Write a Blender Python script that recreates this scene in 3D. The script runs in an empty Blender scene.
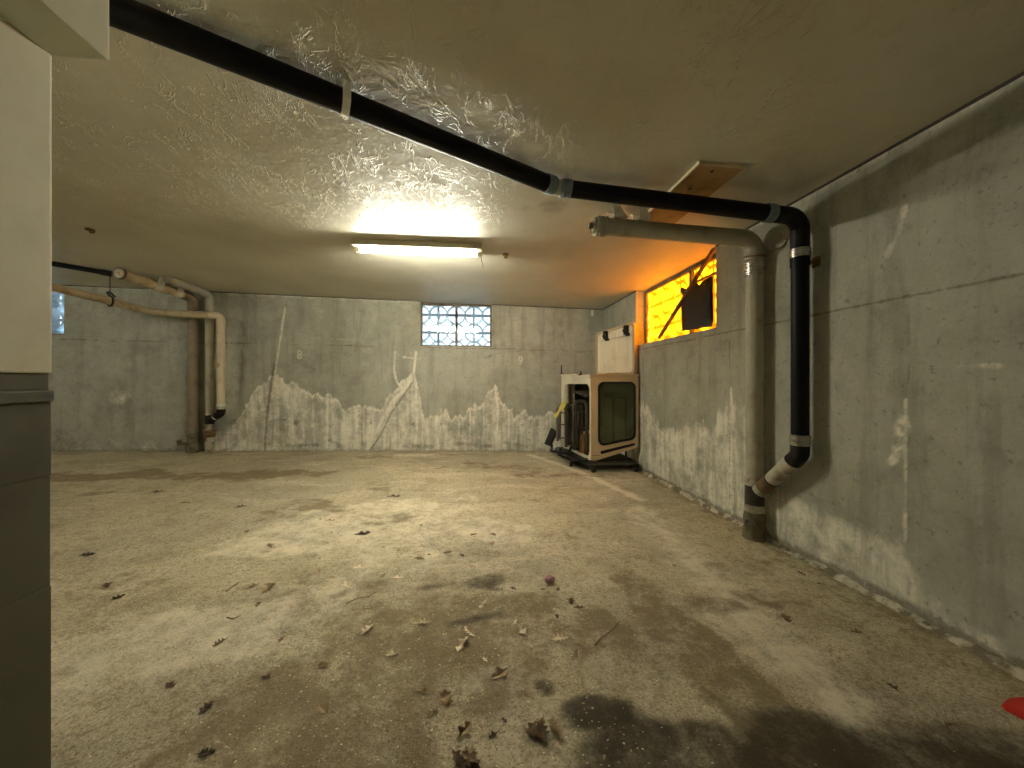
import bpy, bmesh, math, random
import numpy as np
from mathutils import Vector, Matrix

S = bpy.context.scene
C = S.collection
PI = math.pi
rnd = random.Random(7)

# ------------------------------------------------------------------ camera, sky, sun, exposure
F = 370.0                       # focal length in pixels of a 1024 wide frame (13 mm)
HOR = 382.0
YAW = math.atan(38.0 / F)
CAMZ = 1.10
cam = bpy.data.cameras.new('camera'); co = bpy.data.objects.new('camera', cam); C.objects.link(co)
cam.sensor_width = 36.0; cam.lens = F / 1024 * 36.0; cam.clip_start = 0.02
cam.shift_y = (HOR - 384) / 1024
co.location = (0, 0, CAMZ); co.rotation_euler = (PI / 2, 0, -YAW)
S.camera = co
S.view_settings.view_transform = 'Standard'; S.view_settings.look = 'None'
S.view_settings.gamma = 1; S.view_settings.exposure = 0.62
S.view_settings.use_curve_mapping = False

w = bpy.data.worlds.new('sky'); S.world = w; w.use_nodes = True
bg = w.node_tree.nodes['Background']; bg.inputs[0].default_value = (0.80, 0.92, 1.0, 1); bg.inputs[1].default_value = 2.3
sun = bpy.data.lights.new('sun', 'SUN'); sun.energy = 52.0; sun.angle = 0.30; sun.color = (1, 0.95, 0.85)
so = bpy.data.objects.new('sun', sun); C.objects.link(so)
so.rotation_euler = Vector((-0.80, 0.30, -0.52)).to_track_quat('-Z', 'Y').to_euler()
TUBE_EMIT = 245.0
TUBE_COL = (1.0, 0.955, 0.77, 1)

# ------------------------------------------------------------------ the room's measures
XR, YB, XL, YF = 2.045, 5.72, -9.0, -4.2
def floor_z(x): return 0.019 * (XR - x)
def ceil_z(x): return CAMZ + 1.16 + 0.024 * (XR - x)
_c, _s = math.cos(YAW), math.sin(YAW)
def at(x, y, dc):
    xc = (x - 512) / F * dc; h = (HOR - y) / F * dc
    return Vector((xc * _c + dc * _s, -xc * _s + dc * _c, CAMZ + h))
def on_floor(x, y):
    d = at(x, y, 1) - Vector((0, 0, CAMZ))
    t = (0.019 * XR - CAMZ) / (d.z + 0.019 * d.x)
    return Vector((0, 0, CAMZ)) + d * t
def on_back(x, y):
    d = at(x, y, 1) - Vector((0, 0, CAMZ)); return Vector((0, 0, CAMZ)) + d * (YB / d.y)
def on_right(x, y):
    d = at(x, y, 1) - Vector((0, 0, CAMZ)); return Vector((0, 0, CAMZ)) + d * (XR / d.x)
def on_ceil(x, y):
    d = at(x, y, 1) - Vector((0, 0, CAMZ))
    t = (1.16 + 0.024 * XR) / (d.z + 0.024 * d.x)
    return Vector((0, 0, CAMZ)) + d * t

# ------------------------------------------------------------------ node helpers
class NT:
    def __init__(s, name):
        s.m = bpy.data.materials.new(name); s.m.use_nodes = True
        s.t = s.m.node_tree; s.b = s.t.nodes['Principled BSDF']; s.out = s.t.nodes['Material Output']
        tc = s.t.nodes.new('ShaderNodeTexCoord'); s.co = tc.outputs['Object']
    def n(s, typ, **kw):
        nd = s.t.nodes.new(typ)
        for k, v in kw.items(): setattr(nd, k, v)
        return nd
    def lk(s, a, b): s.t.links.new(a, b)
    def put(s, sock, v):
        if hasattr(v, 'is_linked') or hasattr(v, 'links'): s.lk(v, sock)
        else: sock.default_value = v
    def math(s, op, a, b=None, c=None, clamp=False):
        nd = s.n('ShaderNodeMath', operation=op); nd.use_clamp = clamp
        s.put(nd.inputs[0], a)
        if b is not None: s.put(nd.inputs[1], b)
        if c is not None: s.put(nd.inputs[2], c)
        return nd.outputs[0]
    def scale(s, sc, src=None, rot=(0, 0, 0)):
        nd = s.n('ShaderNodeMapping'); s.lk(src or s.co, nd.inputs[0]); nd.inputs['Scale'].default_value = sc
        nd.inputs['Rotation'].default_value = rot
        return nd.outputs[0]
    def noise(s, scale, detail=4, rough=0.55, vec=None, dist=0.0):
        nd = s.n('ShaderNodeTexNoise'); s.lk(vec or s.co, nd.inputs['Vector'])
        nd.inputs['Scale'].default_value = scale; nd.inputs['Detail'].default_value = detail
        nd.inputs['Roughness'].default_value = rough; nd.inputs['Distortion'].default_value = dist
        return nd.outputs['Fac']
    def ramp(s, v, a, b):
        nd = s.n('ShaderNodeMapRange'); nd.interpolation_type = 'SMOOTHSTEP'
        s.put(nd.inputs['Value'], v); nd.inputs['From Min'].default_value = a; nd.inputs['From Max'].default_value = b
        return nd.outputs[0]
    def mix(s, f, a, b, mode='MIX'):
        nd = s.n('ShaderNodeMix', data_type='RGBA', blend_type=mode)
        s.put(nd.inputs[0], f)
        for k, v in ((6, a), (7, b)):
            if isinstance(v, tuple): nd.inputs[k].default_value = v if len(v) == 4 else v + (1,)
            else: s.lk(v, nd.inputs[k])
        return nd.outputs[2]
    def attr(s, name):
        nd = s.n('ShaderNodeAttribute', attribute_name=name); return nd.outputs['Fac']
    def bump(s, h, strength=0.3, dist=0.01, prev=None):
        nd = s.n('ShaderNodeBump'); s.lk(h, nd.inputs['Height'])
        nd.inputs['Strength'].default_value = strength; nd.inputs['Distance'].default_value = dist
        if prev is not None: s.lk(prev, nd.inputs['Normal'])
        return nd.outputs[0]
    def fin(s, col, rough=0.8, normal=None, metal=0.0, spec=0.5):
        s.put(s.b.inputs['Base Color'], col if not isinstance(col, tuple) else (col if len(col) == 4 else col + (1,)))
        s.put(s.b.inputs['Roughness'], rough); s.b.inputs['Metallic'].default_value = metal
        s.b.inputs['Specular IOR Level'].default_value = spec
        if normal is not None: s.lk(normal, s.b.inputs['Normal'])
        return s.m

def worn(name, col, col2, scale=12, rough=0.6, metal=0.0, amount=(0.45, 0.7), bump=0.15, spec=0.5):
    t = NT(name)
    a = t.noise(scale, 6, 0.65); f = t.ramp(a, *amount)
    c = t.mix(f, col, col2)
    return t.fin(c, rough, t.bump(t.noise(scale * 6, 3), bump, 0.004), metal, spec)

def mat_wall(name, base, base2, pale, streak_axis):
    t = NT(name)
    big = t.noise(0.9, 6, 0.65); mid = t.noise(5, 8, 0.72); fine = t.noise(60, 4, 0.65)
    st = t.noise(2.2, 6, 0.68, t.scale((3.2, 3.2, 0.30)))
    c = t.mix(t.ramp(big, 0.40, 0.60), base, base2)
    c = t.mix(t.math('MULTIPLY', t.ramp(mid, 0.50, 0.66), 0.45), c, tuple(0.62 * k for k in base2))
    c = t.mix(t.math('MULTIPLY', t.ramp(mid, 0.48, 0.34), 0.40), c, tuple(1.28 * k for k in base))
    c = t.mix(t.math('MULTIPLY', t.ramp(st, 0.50, 0.66), 0.40), c, tuple(0.60 * k for k in base2))
    sa = t.attr('stain'); nb = t.math('SUBTRACT', t.noise(7, 9, 0.78), 0.5)
    sf = t.math('ADD', sa, t.math('MULTIPLY', nb, 2.2))
    sf = t.math('MULTIPLY', t.ramp(sf, 0.12, 1.0), t.ramp(sa, 0.02, 0.35))
    sf = t.math('MULTIPLY', sf, t.math('SUBTRACT', 1.0, t.math('MULTIPLY', t.ramp(t.noise(3.1, 7, 0.7, t.scale((4, 4, 0.5))), 0.46, 0.64), 0.55)))
    c = t.mix(t.math('MULTIPLY', sf, 0.95), c, pale)
    da = t.attr('dark')
    df = t.math('MULTIPLY', t.ramp(t.math('ADD', da, t.math('MULTIPLY', t.math('SUBTRACT', t.noise(16, 7, 0.75), 0.5), 2.0)), 0.15, 0.95), t.ramp(da, 0.02, 0.3))
    c = t.mix(t.math('MULTIPLY', df, 0.72), c, (0.13, 0.115, 0.075))
    pit = t.ramp(t.noise(34, 2, 0.5), 0.66, 0.72)
    c = t.mix(t.math('MULTIPLY', pit, 0.45), c, (0.14, 0.13, 0.09))
    c = t.mix(t.math('MULTIPLY', t.ramp(fine, 0.52, 0.68), 0.22), c, tuple(0.55 * k for k in base2))
    h = t.math('ADD', t.math('MULTIPLY', mid, 0.8), t.math('MULTIPLY', fine, 0.25))
    h = t.math('SUBTRACT', h, t.math('MULTIPLY', df, 0.5))
    h = t.math('ADD', h, t.math('MULTIPLY', sf, 0.25))
    return t.fin(c, 0.86, t.bump(h, 0.45, 0.014), spec=0.25)

def mat_ceiling():
    t = NT('trowelled_plaster')
    nz = t.noise(3.0, 3, 0.5); wv = t.scale((1.0, 1.0, 0.2), rot=(0, 0, 0.35))
    def ridge(sc, off, wd):
        a = t.noise(sc, 4, 0.6, t.scale((1.0, 0.55, 1), rot=(0, 0, off)), dist=1.6)
        return t.math('SUBTRACT', 1.0, t.ramp(t.math('ABSOLUTE', t.math('SUBTRACT', a, 0.5)), 0.0, wd))
    m1 = t.ramp(t.noise(2.6, 3, 0.6), 0.48, 0.62); m2 = t.ramp(t.noise(3.7, 3, 0.6, t.scale((1, 1, 1), rot=(0, 0, 1.3))), 0.50, 0.62)
    r1 = t.math('MULTIPLY', ridge(3.6, 0.5, 0.014), m1); r2 = t.math('MULTIPLY', ridge(5.2, -0.6, 0.018), m2)
    m3 = t.ramp(t.noise(3.1, 3, 0.6), 0.50, 0.60); r3 = t.math('MULTIPLY', ridge(9, 0.2, 0.03), m3)
    h = t.math('ADD', t.math('ADD', r1, r2), t.math('MULTIPLY', r3, 0.6))
    h = t.math('ADD', h, t.math('MULTIPLY', t.noise(9, 4, 0.6), 0.6))
    h = t.math('ADD', h, t.math('MULTIPLY', t.noise(2.2, 2, 0.5), 1.2))
    c = t.mix(t.ramp(t.noise(1.1, 5, 0.6), 0.35, 0.7), (0.66, 0.635, 0.52), (0.57, 0.54, 0.425))
    c = t.mix(t.math('MULTIPLY', t.math('ADD', r1, r2, clamp=True), 0.18), c, (0.78, 0.73, 0.60))
    sa = t.attr('stain'); sf = t.ramp(t.math('ADD', sa, t.math('MULTIPLY', t.math('SUBTRACT', t.noise(10, 5, 0.7), 0.5), 0.7)), 0.25, 0.9)
    c = t.mix(t.math('MULTIPLY', t.math('MULTIPLY', sf, t.ramp(sa, 0.02, 0.2)), 0.7), c, (0.20, 0.115, 0.04))
    return t.fin(c, 0.52, t.bump(h, 0.45, 0.016), spec=0.42)

def mat_floor():
    t = NT('dirty_concrete')
    big = t.noise(0.7, 6, 0.65); mid = t.noise(3.4, 9, 0.74); fine = t.noise(30, 7, 0.76); gr = t.noise(120, 3, 0.65)
    st = t.noise(2.4, 8, 0.70, t.scale((0.55, 1.5, 1), rot=(0, 0, -0.35)))
    c = t.mix(t.ramp(big, 0.40, 0.60), (0.52, 0.455, 0.295), (0.41, 0.365, 0.255))
    c = t.mix(t.math('MULTIPLY', t.ramp(mid, 0.48, 0.64), 0.60), c, (0.30, 0.235, 0.135))
    c = t.mix(t.math('MULTIPLY', t.ramp(st, 0.50, 0.62), 0.55), c, (0.66, 0.58, 0.41))
    c = t.mix(t.math('MULTIPLY', t.ramp(fine, 0.50, 0.62), 0.65), c, (0.20, 0.165, 0.10))
    c = t.mix(t.math('MULTIPLY', t.ramp(gr, 0.54, 0.66), 0.55), c, (0.72, 0.66, 0.50))
    c = t.mix(t.math('MULTIPLY', t.ramp(gr, 0.47, 0.36), 0.70), c, (0.13, 0.105, 0.065))
    pa = t.attr('pale'); pf = t.math('MULTIPLY', t.ramp(t.math('ADD', pa, t.math('MULTIPLY', t.math('SUBTRACT', t.noise(6, 9, 0.78), 0.5), 2.6)), 0.2, 0.9), t.ramp(pa, 0.02, 0.2))
    c = t.mix(t.math('MULTIPLY', pf, 0.75), c, (0.78, 0.71, 0.54))
    da = t.attr('dirt'); df = t.math('MULTIPLY', t.ramp(t.math('ADD', da, t.math('MULTIPLY', t.math('SUBTRACT', t.noise(6.5, 9, 0.78), 0.5), 2.8)), 0.2, 0.85), t.ramp(da, 0.02, 0.2))
    c = t.mix(t.math('MULTIPLY', df, 0.78), c, (0.18, 0.135, 0.07))
    wa = t.attr('wet_dark'); wf = t.math('MULTIPLY', t.ramp(t.math('ADD', wa, t.math('MULTIPLY', t.math('SUBTRACT', t.noise(7, 9, 0.76), 0.5), 1.9)), 0.05, 1.1), t.ramp(wa, 0.0, 0.5))
    c = t.mix(t.math('MULTIPLY', wf, 0.97), c, (0.038, 0.030, 0.014))
    ro = t.math('SUBTRACT', 0.85, t.math('MULTIPLY', wf, 0.10))
    h = t.math('ADD', t.math('MULTIPLY', mid, 1.0), t.math('ADD', t.math('MULTIPLY', fine, 0.45), t.math('MULTIPLY', gr, 0.12)))
    return t.fin(c, ro, t.bump(h, 0.75, 0.018), spec=0.3)

M = {}
M['wall'] = mat_wall('poured_concrete', (0.42, 0.42, 0.345), (0.345, 0.345, 0.275), (0.86, 0.83, 0.70), 2)
M['ceiling'] = mat_ceiling()
M['floor'] = mat_floor()
M['column_white'] = worn('white_column_paint', (0.62, 0.64, 0.52), (0.53, 0.55, 0.44), 3, 0.75, bump=0.25)
M['column_dark'] = worn('grey_block_paint', (0.082, 0.086, 0.056), (0.058, 0.061, 0.04), 3, 0.7, bump=0.3)
M['black_pipe'] = worn('black_plastic_pipe', (0.004, 0.004, 0.005), (0.010, 0.009, 0.008), 10, 0.5, amount=(0.5, 0.8), bump=0.03, spec=0.18)
M['grey_pipe'] = worn('grey_painted_iron', (0.44, 0.42, 0.32), (0.33, 0.30, 0.21), 8, 0.6, bump=0.2)
M['brown_pipe'] = worn('dirty_painted_iron', (0.23, 0.19, 0.12), (0.155, 0.12, 0.07), 9, 0.7, bump=0.25)
M['cream_pipe'] = worn('cream_painted_pipe', (0.62, 0.55, 0.38), (0.40, 0.31, 0.17), 7, 0.5, amount=(0.5, 0.78), bump=0.1)
M['tan_pipe'] = worn('stained_cream_pipe', (0.52, 0.43, 0.26), (0.30, 0.21, 0.10), 9, 0.55, amount=(0.42, 0.75), bump=0.1)
M['white_pipe'] = worn('white_stained_pipe', (0.47, 0.44, 0.34), (0.24, 0.20, 0.125), 9, 0.6, amount=(0.44, 0.64))
M['rust'] = worn('rusty_iron', (0.19, 0.115, 0.05), (0.085, 0.05, 0.025), 14, 0.85, bump=0.5)
M['moss'] = worn('mossy_iron', (0.155, 0.135, 0.075), (0.06, 0.05, 0.03), 16, 0.9, bump=0.6)
M['steel'] = worn('steel_clamp', (0.55, 0.54, 0.50), (0.36, 0.34, 0.29), 20, 0.3, 1.0, bump=0.05)
M['blue_steel'] = worn('blue_grey_band', (0.22, 0.28, 0.32), (0.15, 0.18, 0.20), 20, 0.45, 0.3, bump=0.05)
M['strap'] = worn('white_strap', (0.66, 0.64, 0.53), (0.52, 0.49, 0.38), 10, 0.6)
M['lit_strap'] = worn('lit_white_strap', (0.93, 0.91, 0.82), (0.80, 0.77, 0.66), 10, 0.6)  # strap white lifted in colour to look lit where little light reaches
M['lamp_white'] = worn('lamp_enamel', (0.60, 0.55, 0.40), (0.48, 0.42, 0.28), 8, 0.45, bump=0.03)
M['dark_metal'] = worn('dark_metal', (0.03, 0.027, 0.022), (0.06, 0.048, 0.035), 15, 0.5, 0.3)
M['frame_wood'] = worn('window_frame_paint', (0.17, 0.145, 0.10), (0.10, 0.08, 0.05), 12, 0.7)
M['breeze'] = worn('breeze_block', (0.62, 0.76, 0.86), (0.52, 0.66, 0.76), 10, 0.9)  # bluish backlight of the sky put into the block colour
M['orange_block'] = worn('shaded_breeze_block', (0.50, 0.40, 0.25), (0.42, 0.33, 0.2), 10, 0.9)  # darker warm copy of the block, shade put into its colour
M['wood'] = worn('old_plywood', (0.40, 0.255, 0.10), (0.20, 0.115, 0.035), 5, 0.7, bump=0.2)
M['wood_edge'] = worn('plywood_edge', (0.60, 0.50, 0.31), (0.46, 0.36, 0.2), 10, 0.7)
M['stick'] = worn('wooden_batten', (0.20, 0.10, 0.03), (0.12, 0.06, 0.02), 10, 0.7)
M['tan_shell'] = worn('tan_shell', (0.50, 0.385, 0.225), (0.44, 0.33, 0.185), 4, 0.45, bump=0.05)
M['cream_shell'] = worn('cream_shell', (0.72, 0.66, 0.50), (0.62, 0.55, 0.40), 4, 0.5, bump=0.05)
M['rubber'] = worn('black_rubber', (0.007, 0.007, 0.007), (0.02, 0.018, 0.015), 12, 0.55, spec=0.25)
M['tube'] = worn('black_tube_metal', (0.06, 0.053, 0.04), (0.16, 0.135, 0.095), 18, 0.38, 0.4, amount=(0.5, 0.8))
M['grey_tube'] = worn('worn_tube_metal', (0.15, 0.13, 0.095), (0.24, 0.20, 0.14), 18, 0.45, 0.4)
M['yellow'] = worn('yellow_cloth', (0.88, 0.76, 0.20), (0.78, 0.64, 0.12), 14, 0.8)
M['red'] = worn('red_plastic', (0.62, 0.022, 0.012), (0.45, 0.015, 0.01), 6, 0.5)
M['pink'] = worn('pink_wrapper', (0.72, 0.42, 0.47), (0.55, 0.26, 0.32), 40, 0.35)
M['paint_white'] = worn('white_stencil_paint', (0.60, 0.60, 0.50), (0.42, 0.42, 0.34), 25, 0.8)
M['leaf_pale'] = worn('pale_dry_leaf', (0.88, 0.79, 0.60), (0.70, 0.58, 0.38), 40, 0.7)
M['leaf_tan'] = worn('tan_dry_leaf', (0.42, 0.31, 0.17), (0.27, 0.18, 0.085), 40, 0.7)
M['leaf_brown'] = worn('brown_dry_leaf', (0.20, 0.12, 0.06), (0.13, 0.075, 0.035), 40, 0.7)
M['leaf_dark'] = worn('dark_dry_leaf', (0.12, 0.08, 0.045), (0.07, 0.048, 0.028), 40, 0.75)
M['lip'] = worn('crumbled_mortar', (0.56, 0.52, 0.40), (0.17, 0.145, 0.09), 9, 0.9, amount=(0.40, 0.56), bump=0.9)
M['black_film'] = worn('black_plastic_film', (0.010, 0.008, 0.006), (0.03, 0.02, 0.012), 14, 0.35)

def emit(name, col, s):
    t = NT(name); e = t.n('ShaderNodeEmission'); e.inputs[0].default_value = col; e.inputs[1].default_value = s
    t.lk(e.outputs[0], t.out.inputs['Surface']); return t.m
M['tube_glow'] = emit('fluorescent_tube', TUBE_COL, TUBE_EMIT)

def mat_glass():
    t = NT('window_glass'); g = t.n('ShaderNodeBsdfTransparent'); g.inputs[0].default_value = (0.93, 0.97, 0.98, 1)
    gl = t.n('ShaderNodeBsdfGlossy'); gl.inputs['Roughness'].default_value = 0.08
    mx = t.n('ShaderNodeMixShader'); mx.inputs[0].default_value = 0.05; t.lk(g.outputs[0], mx.inputs[1]); t.lk(gl.outputs[0], mx.inputs[2])
    glare_veil = t.n('ShaderNodeBsdfTranslucent'); glare_veil.inputs[0].default_value = (0.80, 0.90, 0.96, 1)  # pale veil mixed into the glass to mimic overexposed sky glare
    m2 = t.n('ShaderNodeMixShader'); t.lk(t.math('MULTIPLY', t.ramp(t.noise(4, 4, 0.6), 0.2, 0.8), 0.40), m2.inputs[0]); t.lk(mx.outputs[0], m2.inputs[1]); t.lk(glare_veil.outputs[0], m2.inputs[2])
    t.lk(m2.outputs[0], t.out.inputs['Surface']); return t.m
M['glass'] = mat_glass()
def mat_tint():
    t = NT('tinted_glass'); g = t.n('ShaderNodeBsdfTransparent'); g.inputs[0].default_value = (0.34, 0.36, 0.22, 1)
    gl = t.n('ShaderNodeBsdfGlossy'); gl.inputs['Roughness'].default_value = 0.12; gl.inputs[0].default_value = (0.8, 0.85, 0.6, 1)
    mx = t.n('ShaderNodeMixShader'); mx.inputs[0].default_value = 0.10
    t.lk(g.outputs[0], mx.inputs[1]); t.lk(gl.outputs[0], mx.inputs[2]); t.lk(mx.outputs[0], t.out.inputs['Surface']); return t.m
M['tint'] = mat_tint()
def mat_tarp():
    t = NT('orange_tarpaulin'); g = t.n('ShaderNodeBsdfTranslucent'); d = t.n('ShaderNodeBsdfDiffuse')
    c = t.mix(t.ramp(t.noise(4, 4, 0.6), 0.35, 0.7), (0.95, 0.26, 0.003), (0.90, 0.225, 0.002))
    t.lk(c, g.inputs[0]); t.lk(c, d.inputs[0])
    mx = t.n('ShaderNodeMixShader'); mx.inputs[0].default_value = 0.25
    t.lk(g.outputs[0], mx.inputs[1]); t.lk(d.outputs[0], mx.inputs[2]); t.lk(mx.outputs[0], t.out.inputs['Surface']); return t.m
M['tarp'] = mat_tarp()

# ------------------------------------------------------------------ object helpers
def link(name, me, parent=None):
    o = bpy.data.objects.new(name, me); C.objects.link(o)
    if parent is not None: o.parent = parent
    return o
def obj(name, bm, m, parent=None, smooth=False, loc=None):
    """one bmesh becomes one mesh object; world coordinates are kept under a parent Empty"""
    me = bpy.data.meshes.new(name)
    if parent is not None:
        off = parent_world(parent)
        bmesh.ops.translate(bm, vec=-off, verts=bm.verts)
    elif loc is not None:
        bmesh.ops.translate(bm, vec=-Vector(loc), verts=bm.verts)
    bm.normal_update(); bm.to_mesh(me); bm.free()
    me.materials.append(M[m] if isinstance(m, str) else m)
    if smooth:
        me.polygons.foreach_set('use_smooth', [True] * len(me.polygons))
        me.set_sharp_from_angle(angle=math.radians(40))
    o = link(name, me, parent)
    if parent is None and loc is not None: o.location = loc
    return o
def parent_world(p):
    v = Vector((0, 0, 0))
    while p is not None: v += p.location; p = p.parent
    return v
def tag(o, label, cat, group=None):
    o['label'] = label; o['category'] = cat
    if group: o['group'] = group
    return o
def thing(name, label, cat, loc, group=None):
    o = bpy.data.objects.new(name, None); C.objects.link(o); o.location = loc; o.empty_display_size = 0.1
    return tag(o, label, cat, group)
def struct(o, label=None):
    o['kind'] = 'structure'
    if label: o['label'] = label
    return o

def box(bm, lo, hi, bevel=0.0, mat=None):
    lo, hi = Vector(lo), Vector(hi); c = (lo + hi) / 2; d = hi - lo
    r = bmesh.ops.create_cube(bm, size=1); vs = r['verts']
    for v in vs: v.co = Vector((v.co.x * d.x, v.co.y * d.y, v.co.z * d.z)) 
    if bevel > 0:
        es = list({e for v in vs for e in v.link_edges})
        r2 = bmesh.ops.bevel(bm, geom=es, offset=bevel, segments=2, affect='EDGES', profile=0.7)
        vs = list({v for f in r2['faces'] for v in f.verts} | {v for v in vs if v.is_valid})
    for v in vs:
        v.co = (mat @ v.co if mat else v.co) + c
    return vs

def fillet(pts, rad, seg=8):
    out = [pts[0]]
    for i in range(1, len(pts) - 1):
        r = rad[i] if isinstance(rad, (list, tuple)) else rad
        a, b, c = pts[i - 1], pts[i], pts[i + 1]
        u = (a - b).normalized(); v = (c - b).normalized()
        ang = u.angle(v)
        if ang > PI - 0.02 or r <= 0: out.append(b); continue
        d = min(r / math.tan(ang / 2), (a - b).length * 0.49, (c - b).length * 0.49); r = d * math.tan(ang / 2)
        ctr = b + (u + v).normalized() * (r / math.sin(ang / 2))
        p0 = b + u * d - ctr; p1 = b + v * d - ctr
        tot = p0.angle(p1); ax = p0.cross(p1).normalized()
        for k in range(seg + 1): out.append(ctr + Matrix.Rotation(tot * k / seg, 3, ax) @ p0)
    out.append(pts[-1]); return out

def sweep(bm, pts, r, n=20, cap=True, closed=False):
    pts = [Vector(p) for p in pts]; N = len(pts)
    rs = r if isinstance(r, (list, tuple)) else [r] * N
    tans = []
    for i in range(N):
        if closed: t = pts[(i + 1) % N] - pts[i - 1]
        else: t = pts[min(i + 1, N - 1)] - pts[max(i - 1, 0)]
        tans.append(t.normalized())
    up = Vector((0, 0, 1)) if abs(tans[0].z) < 0.9 else Vector((1, 0, 0))
    nrm = (up - tans[0] * up.dot(tans[0])).normalized(); rings = []
    for i in range(N):
        if i: nrm = tans[i - 1].rotation_difference(tans[i]) @ nrm
        nrm = (nrm - tans[i] * nrm.dot(tans[i])).normalized()
        bn = tans[i].cross(nrm)
        rings.append([bm.verts.new(pts[i] + (nrm * math.cos(2 * PI * k / n) + bn * math.sin(2 * PI * k / n)) * rs[i]) for k in range(n)])
    for i in range(N if closed else N - 1):
        a, b = rings[i], rings[(i + 1) % N]
        for k in range(n): bm.faces.new((a[k], a[(k + 1) % n], b[(k + 1) % n], b[k]))
    if cap and not closed:
        bm.faces.new(rings[0][::-1]); bm.faces.new(rings[-1])
    return rings
def pipe(name, pts, r, m, parent, rad=0.0, n=24, seg=8):
    bm = bmesh.new(); p = fillet([Vector(q) for q in pts], rad, seg) if rad else pts
    sweep(bm, p, r, n); return obj(name, bm, m, parent, True)
def band(name, p, q, r, m, parent, ridges=0, n=28):
    """a clamp or collar round a pipe from p to q with raised rims"""
    p, q = Vector(p), Vector(q); bm = bmesh.new(); L = (q - p)
    prof = [(0, 0.86), (0, 1), (1, 1), (1, 0.86)]
    if ridges:
        prof = [(0, 0.86)]
        for k in range(ridges):
            a = k / ridges; b = (k + 1) / ridges
            prof += [(a, 0.97), (a + 0.1 / ridges, 1.05), (b - 0.5 / ridges, 1.05), (b - 0.4 / ridges, 0.97)]
        prof += [(1, 0.97), (1, 0.86)]
    sweep(bm, [p + L * a + L.normalized() * 1e-5 * i for i, (a, _) in enumerate(prof)], [r * b for _, b in prof], n)
    return obj(name, bm, m, parent, True)

def ss(a, b, x):
    t = np.clip((x - a) / (b - a), 0, 1); return t * t * (3 - 2 * t)
_g = np.random.RandomState(5).rand(256, 256)
def vn(x, y):
    xi = np.floor(x).astype(int); yi = np.floor(y).astype(int); fx = x - xi; fy = y - yi
    fx = fx * fx * (3 - 2 * fx); fy = fy * fy * (3 - 2 * fy)
    g = lambda i, j: _g[i % 256, j % 256]
    return (g(xi, yi) * (1 - fx) + g(xi + 1, yi) * fx) * (1 - fy) + (g(xi, yi + 1) * (1 - fx) + g(xi + 1, yi + 1) * fx) * fy
def fbm(x, y, o=4):
    s = 0; a = 0.5; t = 0
    for k in range(o): s = s + a * vn(x * 2 ** k + 17 * k, y * 2 ** k + 31 * k); t += a; a *= 0.55
    return s / t
def segd(u, v, a, b):
    a = np.array(a); b = np.array(b); d = b - a; L = max(1e-9, (d ** 2).sum())
    t = np.clip(((u - a[0]) * d[0] + (v - a[1]) * d[1]) / L, 0, 1)
    return np.hypot(u - a[0] - t * d[0], v - a[1] - t * d[1])
def polyd(u, v, pts): return np.minimum.reduce([segd(u, v, pts[i], pts[i + 1]) for i in range(len(pts) - 1)])

def grid_surface(name, us, vs, place, mat, attrs=None, holes=(), reveal=0.0, flip=False):
    """a wall or slab as a fine grid; holes are (u0,u1,v0,v1) openings with reveals of the given depth"""
    us = np.array(sorted(set(np.round(us, 5)))); vs = np.array(sorted(set(np.round(vs, 5))))
    U, V = np.meshgrid(us, vs); nu, nv = len(us), len(vs)
    P = place(U, V, 0.0).reshape(-1, 3)
    idx = np.arange(nu * nv).reshape(nv, nu)
    q = np.stack([idx[:-1, :-1], idx[:-1, 1:], idx[1:, 1:], idx[1:, :-1]], -1).reshape(-1, 4)
    cu = ((us[:-1] + us[1:]) / 2); cv = ((vs[:-1] + vs[1:]) / 2); CU, CV = np.meshgrid(cu, cv); CU = CU.ravel(); CV = CV.ravel()
    keep = np.ones(len(q), bool)
    for (a, b, c, d) in holes: keep &= ~((CU > a) & (CU < b) & (CV > c) & (CV < d))
    q = q[keep]
    faces = [tuple(f) for f in q] if not flip else [tuple(f[::-1]) for f in q]
    verts = list(map(tuple, P)); n0 = len(verts)
    for (a, b, c, d) in holes:
        cs = [(a, c), (b, c), (b, d), (a, d)]; base = len(verts)
        for dep in (0.0, reveal):
            for (u, v) in cs: verts.append(tuple(place(np.array([u]), np.array([v]), dep).reshape(3)))
        for k in range(4): faces.append((base + k, base + (k + 1) % 4, base + 4 + (k + 1) % 4, base + 4 + k))
    me = bpy.data.meshes.new(name); me.from_pydata(verts, [], faces); me.materials.append(M[mat] if isinstance(mat, str) else mat)
    for an, fn in (attrs or {}).items():
        at_ = me.attributes.new(an, 'FLOAT', 'POINT'); vals = np.zeros(len(verts), np.float32)
        vals[:n0] = np.clip(fn(U, V), 0, 1).ravel(); at_.data.foreach_set('value', vals)
    me.update()
    return struct(link(name, me))

# ------------------------------------------------------------------ floor, ceiling, walls
def lin(a, b, st): return np.linspace(a, b, max(2, int(round((b - a) / st)) + 1))
def fl(x, y): p = on_floor(x, y); return (p.x, p.y)

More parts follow.
